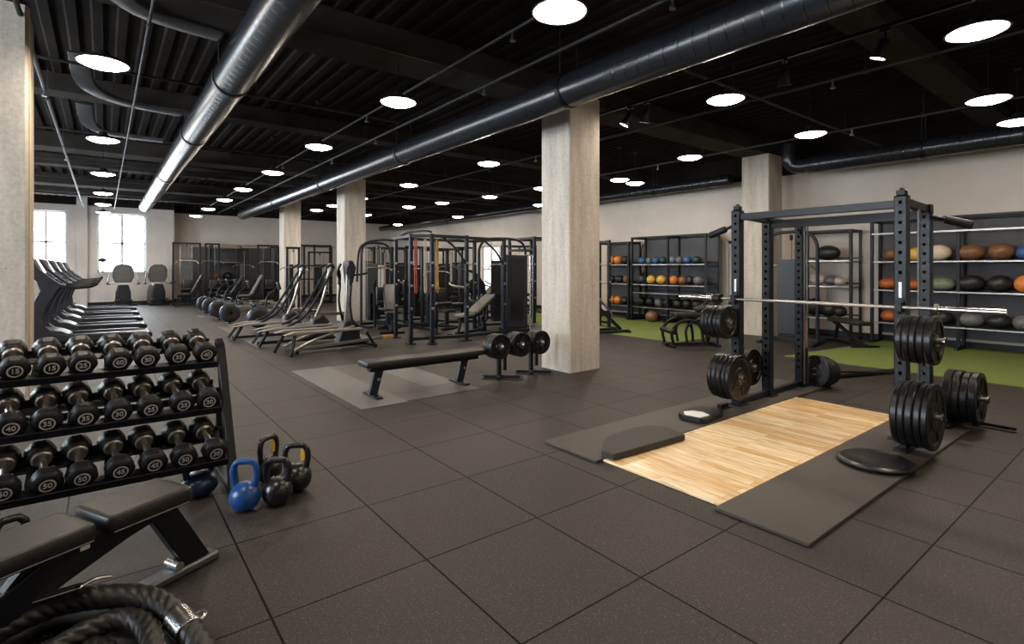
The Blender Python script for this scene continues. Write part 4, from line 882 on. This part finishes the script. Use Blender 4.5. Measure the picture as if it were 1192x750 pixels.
def rower():
    r = root('rowing_machine', 'x', 'rowing machine', (0, 0, 0), 0, 'rowing machines in the far middle')
    mt = Matrix.Translation((0, 0, .31)) @ Matrix.Rotation(PI/2, 4, 'X')
    M().lathe([(.10, -.12), (.21, -.10), (.25, -.05), (.25, .05), (.21, .10), (.10, .12)], 28, mt).build('flywheel_housing', mat('blue_grey_shroud', (.018, .026, .04), .35, .2, .15, 8), r)
    M().lathe([(.05, .12), (.16, .125), (.16, .11)], 20, mt).build('vent_ring', mat('bronze_vent', (.03, .02, .014), .4, .4, .2, 12), r)
    M().prism([(.05, .46), (.30, .50), (.55, .44), (.50, .36), (.2, .30)], -.08, .08, XZ).build('front_cover', silverplastic, r, bevel=.03)
    M().beam((.25, 0, .36), (2.15, 0, .30), .06, .08).build('rail', dullchrome, r, bevel=.008)
    M().box((-.02, 0, .03), (.07, .55, .05)).box((2.05, 0, .03), (.07, .45, .05)).beam((-.02, 0, .03), (.1, 0, .3), .05, .05).beam((2.05, 0, .05), (2.05, 0, .28), .05, .05).build('leg_frame', steel, r, bevel=.008)
    M().pad((1.25, 0, .42), (.26, .34, .05), .06).build('seat', vinyl, r)
    for s in (-1, 1): M().box((.62, s*.15, .40), (.05, .12, .28), RY(-.5)).build('foot_plate', plastic, r, bevel=.01)
    M().tube([(.15, 0, .55), (.20, 0, .80), (.42, 0, 1.02)], .022, 10).build('monitor_arm', bluesteel, r)
    M().box((.45, 0, 1.06), (.05, .22, .18), RY(-.3)).build('monitor', plastic, r, bevel=.012)
    M().cyl((.52, -.25, .55), (.52, .25, .55), .016, n=10).build('pull_handle', rubber, r)
    return r
r0 = rower()
for i, (x, y) in enumerate(((2.95, 13.75), (2.66, 15.65), (2.66, 17.4), (2.68, 18.9), (2.70, 20.3))):
    o = r0 if i == 0 else copy_tree(r0); o.location = (x, y, 0)
    o['label'] = ['nearest rowing machine, right behind the elliptical trainers', 'second rowing machine with a round blue grey flywheel housing', 'middle rowing machine of the row of five', 'fourth rowing machine, second from the far end', 'farthest rowing machine, closest to the back wall'][i]

# ================================================================ CABLE STATIONS AND FRAMES
def cable_station(label, x, y, rz, w=1.1, h=2.2, arch=False, seat=True, body='grey', col=bluesteel, name='cable_machine', cat='cable machine', depth=.9, grp='cable machines'):
    r = root(name, label, cat, (x, y, 0), rz, grp)
    for s in (-1, 1):
        if arch: M().tube([(s*w/2, 0, .05), (s*w/2, 0, h*.72), (s*w*.48, 0, h*.90), (s*w*.32, 0, h*.985), (0, 0, h)], .032, 12).build('upright', col, r)
        else: M().box((s*w/2, 0, h/2), (.07, .07, h)).build('upright', col, r, bevel=.006)
        M().box((s*w/2, 0, .03), (.08, depth, .05)).build('foot', steel, r, bevel=.008)
        M().cyl((s*w*.22, .1, .12), (s*w*.22, .1, h-.12), .010, n=8).build('guide_rod', greysteel, r)
    if not arch: M().box((0, 0, h-.035), (w+.07, .07, .07)).box((0, depth*.4, h-.035), (w*.6, .05, .05)).box((0, depth*.2, h-.035), (.05, depth*.4, .05)).build('top_beam', col, r, bevel=.006)
    M().box((0, 0, .08), (w, .06, .06)).build('base_beam', col, r, bevel=.006)
    m = M()
    for k in range(14): m.box((0, .1, .17+k*.05), (w*.36, .12, .042))
    m.build('weight_stack', steel, r, bevel=.004)
    M().box((0, .20, h*.42), (w*.40, .012, h*.66)).build('shroud', {'grey': greysteel, 'white': white, 'black': plastic}[body], r, bevel=.003)
    M().cyl((0, -.05, h*.70), (0, -.05, h-.08), .005, n=6).build('cable', steel, r)
    M().tube([(-.42, -.12, h*.66), (-.3, -.06, h*.70), (0, -.05, h*.705), (.3, -.06, h*.70), (.42, -.12, h*.66)], .016, 10).build('lat_bar', dullchrome, r)
    M().lathe([(.02, -.015), (.06, -.015), (.05, 0), (.06, .015), (.02, .015)], 18, Matrix.Translation((0, -.04, h-.11)) @ Matrix.Rotation(PI/2, 4, 'Y')).build('pulley', steel, r)
    if seat:
        M().pad((0, -.48, .46), (.32, .38, .07), .04).build('seat', vinyl, r)
        M().box((0, -.48, .24), (.07, .07, .40)).box((0, -.25, .08), (.07, .6, .06)).box((0, -.55, .03), (.4, .07, .05)).build('seat_post', col, r, bevel=.006)
        M().pad((0, -.22, .78), (.30, .08, .46), .03).beam((0, -.18, .5), (0, -.02, .9), .05, .05).build('back_pad', vinyl, r)
        M().cyl((-.24, -.33, .62), (.24, -.33, .62), .05, n=16).build('thigh_roller', rubber, r)
    return r
def rig(label, name, posts, h, beams, org, grp=None, col=bluesteel, tube_top=False):
    r = root(name, label, 'rig', (org[0], org[1], 0), 0, grp); o = Vector((org[0], org[1], 0))
    for (x, y) in posts:
        p = Vector((x, y, 0))-o
        M().box(p+Vector((0, 0, h/2)), (.07, .07, h)).build('upright', col, r, bevel=.006)
        M().box(p+Vector((0, 0, .012)), (.16, .16, .024)).build('base_plate', steel, r, bevel=.004)
        m = M()
        for k in range(3): m.box(p+Vector((0, -.04, .7+k*.45)), (.05, .03, .05))
        m.build('hook', dullchrome, r, bevel=.006)
    for i, j, z in beams:
        a, b_ = Vector((*posts[i], z))-o, Vector((*posts[j], z))-o
        M().beam(a, b_, .06, .06).build('crossbeam', col, r, bevel=.005)
    return r
# rig in the centre
R1 = rig('black steel training rig behind the flat bench with square posts', 'training_rig', [(4.78, 9.42), (4.95, 10.45), (5.10, 9.15), (5.93, 9.19), (7.0, 9.33), (5.95, 10.5), (7.0, 10.5)], 2.17,
    [(0, 1, 2.13), (0, 2, 2.13), (2, 3, 2.13), (3, 4, 2.12), (1, 5, 2.13), (5, 6, 2.13), (4, 6, 2.13), (3, 5, 2.13), (2, 5, .10), (0, 3, .10), (1, 5, .25), (3, 4, .10), (2, 5, 1.0)], (5.8, 9.8))
ro = Vector((5.8, 9.8, 0))
for a in ((5.93, 9.19), (7.0, 9.33)):
    p = Vector((a[0], a[1], 0))-ro; M().tube([p+Vector((0, 0, 1.55)), p+Vector((-.18, .05, 1.85)), p+Vector((-.36, .1, 2.02)), p+Vector((-.5, .1, 2.12))], .022, 10).build('curved_brace', bluesteel, R1)
M().tube([Vector((5.10, 9.15, 2.2))-ro, Vector((5.0, 9.25, 2.23))-ro, Vector((4.9, 9.8, 2.22))-ro, Vector((4.95, 10.4, 2.12))-ro], .02, 10).build('pull_up_bar', steel, R1)
M().tube([Vector((4.95, 10.45, 2.08))-ro, Vector((4.72, 10.7, 2.10))-ro, Vector((4.45, 10.95, 2.02))-ro, Vector((4.36, 11.05, 1.80))-ro, Vector((4.34, 11.08, 1.2))-ro], .024, 10).build('curved_bar', bluesteel, R1)
band = lambda nm, c, x, y, z0, z1, lb: tag(M().tube([(0, 0, 0), (.025, 0, (z1-z0)*.08), (.02, .02, (z1-z0)*.5), (.02, 0, z1-z0-.02), (0, 0, z1-z0), (-.02, 0, z1-z0-.02), (-.022, .01, (z1-z0)*.5), (-.02, 0, (z1-z0)*.08)], .014, 8, closed=True).build('resistance_band', mat(nm, c, .5, 0, .1, 8), loc=(x, y, z0)), lb, 'resistance band', 'bands hanging in the rig')
band('yellow_band', (.55, .30, .03), xOnY(509, 10.38), 10.38, .95, 2.10, 'yellow resistance band hanging in the rig')
band('pale_blue_band', (.22, .34, .42), xOnY(502, 10.38), 10.38, .95, 2.10, 'pale blue resistance band hanging in the rig')
band('pale_band', (.42, .36, .28), xOnY(495, 10.38), 10.38, .95, 2.10, 'beige resistance band hanging in the rig')
band('red_band', (.35, .06, .03), xOnY(484, 10.38), 10.38, .95, 2.10, 'dark red resistance band hanging in the rig')
# tall black storage tower and arch beside the middle column
tw = root('weight_stack_tower', 'tall dark weight stack tower beside the middle column', 'weight machine', (7.62, 9.75, 0), -.35)
M().box((0, 0, .95), (.52, .42, 1.70)).build('housing', plastic, tw, bevel=.03); M().box((-.265, 0, .95), (.02, .40, 1.66)).build('side_panel', mat('blue_grey_panel', (.05, .07, .09), .4, .2, .15, 6), tw, bevel=.006)
M().box((0, 0, .06), (.62, .52, .10)).build('plinth', steel, tw, bevel=.01)
M().box((.0, -.215, 1.0), (.30, .008, 1.4)).build('front_cover', screen, tw)
M().cyl((.30, -.26, .05), (.30, -.26, 1.78), .02, n=12).build('chrome_rod', chrome, tw); M().cyl((.36, -.24, .05), (.36, -.24, 1.78), .012, n=12).box((.3, -.13, 1.79), (.12, .3, .03)).build('chrome_rod', chrome, tw)
cable_station('arched blue black cable machine behind the dark tower by the middle column', 8.02, 10.75, -.3, 1.25, 2.25, arch=True, seat=False, body='black')
rig('black square frame between the dark tower and the middle column', 'training_rig', [(9.2, 10.9), (9.2, 12.0), (10.0, 12.0), (10.1, 10.9)], 2.35, [(0, 1, 2.31), (1, 2, 2.31), (2, 3, 2.31), (3, 0, 2.31), (0, 1, 2.0), (1, 2, 2.0)], (9.6, 11.4))
ZS = 'second row'
cable_station('lat pulldown machine seen through the middle of the rig', 6.55, 11.6, .1, .75, 2.0, seat=True, name='pulldown_machine', cat='pulldown machine')
cable_station('white bodied cable machine between the second column and the rig', xOnY(446, 14.2), 14.2, 0, .55, 2.1, seat=False, body='white')
cable_station('arched cable machine right behind the second concrete column', xOnY(438, 13.0), 13.0, .2, .9, 2.15, arch=True)
cable_station('cable machine behind the left posts of the rig', xOnY(470, 17.6), 17.6, 0, 1.0, 2.25, body='black')
cable_station('cable machine behind the bands of the rig', xOnY(490, 13.2), 13.2, 0, .9, 2.1, body='black')
cable_station('cable machine left of the right wall window', xOnY(520, 16.4), 16.4, 0, 1.3, 2.2, body='black')
cable_station('cable machine with a grey cover deep behind the rig', xOnY(541, 17.0), 17.0, 0, .8, 2.3, body='grey')
cable_station('cable machine to the right of the right wall window', xOnY(604, 13.8), 13.8, -.3, 1.2, 2.25, body='black')
# back row against the back wall
Yb = 26.0
cable_station('tall blue steel cable frame in the back left corner beside the window wall', 2.72, 25.4, 0, .95, 2.55, body='grey')
cable_station('cable frame second from the back left corner', 3.68, 25.6, 0, .5, 2.55, seat=True, body='black')
cable_station('tall cable frame at the back wall left of the farthest column', xOnY(312, 24.6), 24.6, 0, .8, 2.5, body='black')
cable_station('cable frame at the back wall touching the farthest column', xOnY(323, 26.7), 26.7, 0, .6, 2.5, seat=False, body='black')
rig('black square rack frame at the back wall between the two far columns', 'training_rig', [(xOnY(350, 24), 24.0), (xOnY(366, 24), 24.0), (xOnY(384, 24), 24.0), (xOnY(354, 25), 25.0), (xOnY(386, 25), 25.0)], 2.55, [(0, 1, 2.5), (1, 2, 2.5), (0, 3, 2.5), (2, 4, 2.5), (3, 4, 2.5), (0, 2, 1.6), (0, 2, 1.0)], (8.0, 24.4))
cable_station('cable machine standing inside the rack frame between the two far columns', xOnY(372, 23), 23.0, 0, .9, 2.2, body='black')
cable_station('slim cable column with hanging handles behind the elliptical trainers', xOnY(341, 17.0), 17.0, 0, .35, 2.15, seat=False, body='black')
cable_station('cable machine at the back wall right of the second column', xOnY(432, 22), 22.0, 0, 1.1, 2.4, body='grey')
cable_station('seated cable machine at the back wall between the storage rack and the farthest column', 4.72, 24.9, 0, .4, 2.3, body='grey')
# storage rack on the back wall with rust orange ball
x0, x1 = xOnY(246, 26.8), xOnY(279, 26.8)
sr = root('storage_rack', 'dark storage rack with shelves at the back wall', 'shelf rack', ((x0+x1)/2, 26.85, 0)); W = x1-x0
for s in (-1, 1): M().box((s*W/2, -.25, 1.25), (.07, .07, 2.5)).box((s*W/2, .25, 1.25), (.07, .07, 2.5)).build('upright', steel, sr)
for z in (.45, .95, 1.75): M().box((0, 0, z), (W, .55, .04)).build('shelf', dullchrome, sr, bevel=.005)
M().box((0, 0, 2.42), (W, .6, .06)).build('top_shelf', mat('warm_wood_shelf', (.35, .24, .15), .5, 0, .15, 6), sr, bevel=.005)
M().box((0, .30, 1.2), (W, .02, 2.3)).build('back_panel', mat('dark_grey_panel', (.055, .055, .06), .6, 0, .15, 3), sr)
for i, (dx, z, c, ry) in enumerate(((-.45, .97, 'rust', .28), (.1, .97, 'black', .26), (-.4, .47, 'black', .25), (.15, .47, 'black', .25), (.55, .47, 'grey', .2))):
    ball(c, (x0+x1)/2+dx, 26.8, z, ry, .17, ['rust orange ball on the storage rack at the back wall', 'black ball beside the rust orange one on the storage rack', 'left black ball on the lowest shelf of the storage rack', 'right black ball on the lowest shelf of the storage rack', 'grey ball on the lowest shelf of the storage rack'][i], 'balls on the back storage rack', rx=.2)
for k, (a, b_, lb) in enumerate(((3.15, 4.95, 'dark wall panel behind the storage rack at the back wall'), (5.0, 6.9, 'dark wall panel behind the tall cable frames left of the farthest column'))):
    wp_ = root('wall_panel', lb, 'wall panel', ((a+b_)/2, 27.72, 0), 0, 'dark wall panels along the back wall')
    M().box((0, 0, 1.24), (b_-a, .04, 2.44)).build('panel', mat('dark_brown_panel', (.075, .065, .056), .5, 0, .2, 3), wp_, bevel=.005)
    M().box((0, -.01, 2.48), (b_-a, .08, .05)).build('top_rail', dullchrome, wp_, bevel=.004); M().box((0, -.01, .04), (b_-a, .08, .06)).build('bottom_rail', steel, wp_, bevel=.004)
cable_station('cable machine far back between the second column and the rig posts', xOnY(457, 19.8), 19.8, 0, 1.1, 2.3, body='black')
cable_station('cable machine far back behind the resistance bands', xOnY(503, 20.4), 20.4, .1, 1.2, 2.3, body='black')
cable_station('cable machine far back, left of the right wall window', xOnY(533, 18.6), 18.6, -.1, .9, 2.3, body='black')
lr = M().box((0, 0, 0), (8.2, .05, .05)); tag(lr.build('wall_rail', dullchrome, loc=(6.6, 27.5, 2.58), bevel=.005), 'long pale rail across the back wall above the machines', 'rail')

# ================================================================ BENCHES AND SMALL MACHINES
def incline_bench(label, x, y, rz, ang=.7, col=steel, padm=vinyl, arms=False, s=1.0, plates=0, grp='incline benches behind the rig'):
    r = root('incline_bench', label, 'bench', (x, y, 0), rz, grp)
    M().pad((-.25, 0, .46), (.42, .30, .07), .04).build('seat', padm, r)
    R = RY(-ang); M().pad(Vector((.02, 0, .47))+R @ Vector((.42, 0, .02)), (.84, .30, .07), .04, R).build('backrest', padm, r)
    M().beam((-.45, 0, .38), (.15, 0, .40), .07, .06).beam((.1, 0, .38), Vector((.02, 0, .42))+R @ Vector((.7, 0, -.04)), .05, .06).beam((.45, 0, .06), Vector((.02, 0, .42))+R @ Vector((.5, 0, -.04)), .05, .05).box((0, 0, .08), (1.1, .07, .06)).build('frame', col, r, bevel=.006)
    for sx in (-.5, .55): M().box((sx, 0, .03), (.07, .55, .05)).beam((sx, 0, .05), (sx*.75, 0, .38), .05, .05).build('leg', col, r, bevel=.006)
    if arms:
        for q in (-1, 1): M().tube([(.5, q*.35, .05), (.45, q*.36, .9), (.3, q*.36, 1.15), (.0, q*.34, 1.2)], .028, 10).build('arm', bluesteel, r)
    return r
incline_bench('incline bench with a pale pad seen through the right half of the rig', 6.55, 9.95, .35, .45, padm=greyvinyl)
incline_bench('incline bench behind the rig below the right wall window', xOnY(560, 14.0), 14.0, .2, .6)
incline_bench('incline bench behind the left posts of the rig', xOnY(455, 11.6), 11.6, 1.2, .8, arms=True)
incline_bench('bench at the back beside the storage rack', xOnY(268, 23), 23.0, 0, 1.0, padm=vinyl)
incline_bench('seated bench in front of the back wall machines', xOnY(292, 22), 22.0, 0, 1.1, padm=greyvinyl)
incline_bench('bench deep in the room left of the rowing machines', xOnY(222, 24), 24.0, 0, 1.1, padm=vinyl)
def plate_machine(label, x, y, rz, n=2):
    r = root('plate_loaded_machine', label, 'weight machine', (x, y, 0), rz, 'plate loaded machines')
    for q in (-1, 1):
        M().tube([(-.5, q*.32, .04), (.1, q*.32, .05), (.55, q*.32, .08), (.5, q*.32, .9), (.25, q*.30, 1.35), (-.1, q*.28, 1.45)], .035, 10).build('side_frame', bluesteel, r)
        M().tube([(.45, q*.32, 1.0), (.0, q*.38, .95), (-.35, q*.38, 1.0), (-.5, q*.3, 1.1)], .024, 10).build('press_arm', dullchrome, r)
        M().cyl((.3, q*.34, .98), (.3, q*.58, .98), .022, n=12).build('plate_peg', chrome, r)
    M().pad((-.25, 0, .48), (.40, .32, .08), .04).build('seat', vinyl, r); M().pad((.06, 0, .82), (.09, .32, .62), .03, RY(.2)).build('back_pad', vinyl, r)
    M().box((-.1, 0, .25), (.08, .08, .42)).box((0, 0, .06), (.9, .62, .05)).beam((.5, 0, .05), (.12, 0, .9), .07, .06).build('frame', steel, r, bevel=.008)
    for q in (-1, 1):
        c = r.matrix_basis if False else Matrix.Translation((x, y, 0)) @ Matrix.Rotation(rz, 4, 'Z')
        for j in range(n):
            p = c @ Vector((.3, q*(.40+j*.055), .98)); a = c.to_3x3() @ Vector((0, q, 0))
            plate('%s plate %s on %s' % ('inner' if j == 0 else 'outer', 'left' if q > 0 else 'right', label), p, a, .21, .05, 'plates on the '+label)
    return r
plate_machine('plate loaded press under the right wall window', xOnY(542, 12.5), 12.5, -.5)
plate_machine('plate loaded press behind the right posts of the rig', xOnY(580, 12.8), 12.8, -.9)
plate_machine('plate loaded press between the rig and the second column', xOnY(484, 15.6), 15.6, -.2)
# machine feet right of the middle column
sm = root('plate_loaded_row', 'black incline row machine at the turf edge just right of the middle column', 'weight machine', (9.1, 8.35, 0), -.25)
for q in (-.25, .25): M().tube([(-.9, q, .05), (-.2, q, .05), (.3, q, .05), (.55, q, .06)], .03, 10).build('base_tube', steel, sm)
M().beam((-.6, 0, 1.02), (.50, 0, .06), .06, .07).beam((-.55, 0, .05), (-.55, 0, 1.15), .06, .06).beam((-.2, -.25, .06), (-.2, .25, .06), .05, .05).beam((.52, -.35, .04), (.52, .35, .04), .06, .05).build('frame', bluesteel, sm, bevel=.006)
M().pad((-.42, 0, .98), (.5, .28, .07), .04, RY(.7)).build('chest_pad', vinyl, sm)
M().tube([(-.55, -.32, 1.1), (-.3, -.34, .8), (0, -.34, .5), (.05, -.3, .35)], .022, 10).tube([(-.55, .32, 1.1), (-.3, .34, .8), (0, .34, .5), (.05, .3, .35)], .022, 10).build('pull_arm', dullchrome, sm)
rig('black rack upright frame right behind the middle column', 'training_rig', [(xOnY(709, 9.0), 9.0), (xOnY(698, 9.4), 9.4)], 2.2, [(0, 1, 2.16), (0, 1, .12)], (9.9, 9.2))
# curved machine in front of the left ball rack
cm = root('ab_trainer', 'low machine with a curved frame in front of the left ball rack', 'exercise machine', (8.95, 5.95, 0), -.55)
for q in (-.22, .22):
    M().tube([(-.42, q, .04), (-.46, q, .30), (-.30, q, .48), (-.05, q, .50), (.12, q, .36), (.16, q, .05)], .028, 10).build('curved_frame', steel, cm)
    M().tube([(-.15, q, .06), (-.18, q, .35), (.0, q, .50), (.22, q, .50), (.40, q, .34), (.45, q, .04)], .024, 10).build('curved_frame', bluesteel, cm)
M().box((0, 0, .04), (1.0, .08, .05)).box((-.42, 0, .03), (.06, .55, .04)).box((.46, 0, .03), (.06, .55, .04)).build('base', steel, cm, bevel=.008)
M().pad((.0, 0, .60), (.72, .30, .09), .05).build('pad', vinyl, cm)
M().beam((.35, 0, .05), (.50, 0, 1.02), .06, .06).beam((.1, 0, .62), (.52, 0, 1.0), .04, .05).build('mast', steel, cm, bevel=.006)
M().pad((.30, 0, .76), (.40, .26, .07), .04, RY(-.35)).build('upper_pad', vinyl, cm)
M().cyl((.5, -.28, .98), (.5, .28, .98), .03, n=12).build('roller', rubber, cm); M().cyl((.44, -.3, .30), (.44, .3, .30), .055, n=16).build('roller', rubber, cm); M().cyl((-.44, -.3, .30), (-.44, .3, .30), .05, n=16).build('roller', rubber, cm)
# cable trainer right of the right column
ft = cable_station('tall arched cable trainer beside the right column behind the power rack', 10.9, 4.95, PI/2+.15, .95, 2.22, arch=True, seat=False, body='black')
hook = root('bench_press_frame', 'low black bench frame by the narrow ball rack on the right', 'bench', (11.55, 4.15, 0), .9)
M().pad((0, 0, .45), (1.0, .28, .07), .04).build('bench_pad', vinyl, hook); M().beam((-.45, 0, .05), (.5, 0, .42), .05, .06).beam((.45, 0, .05), (.3, 0, .42), .05, .05).box((0, 0, .05), (1.1, .07, .05)).box((-.5, 0, .03), (.06, .5, .04)).box((.5, 0, .03), (.06, .5, .04)).build('frame', steel, hook, bevel=.006)

# ================================================================ LIGHT AND RENDER SETTINGS
w = bpy.data.worlds.new('world'); S.world = w; w.use_nodes = True
w.node_tree.nodes['Background'].inputs['Color'].default_value = (.8, .9, 1, 1); w.node_tree.nodes['Background'].inputs['Strength'].default_value = .5
S.view_settings.view_transform = 'Standard'; S.view_settings.look = 'None'; S.view_settings.gamma = 1; S.view_settings.exposure = 1.5; S.view_settings.use_curve_mapping = False
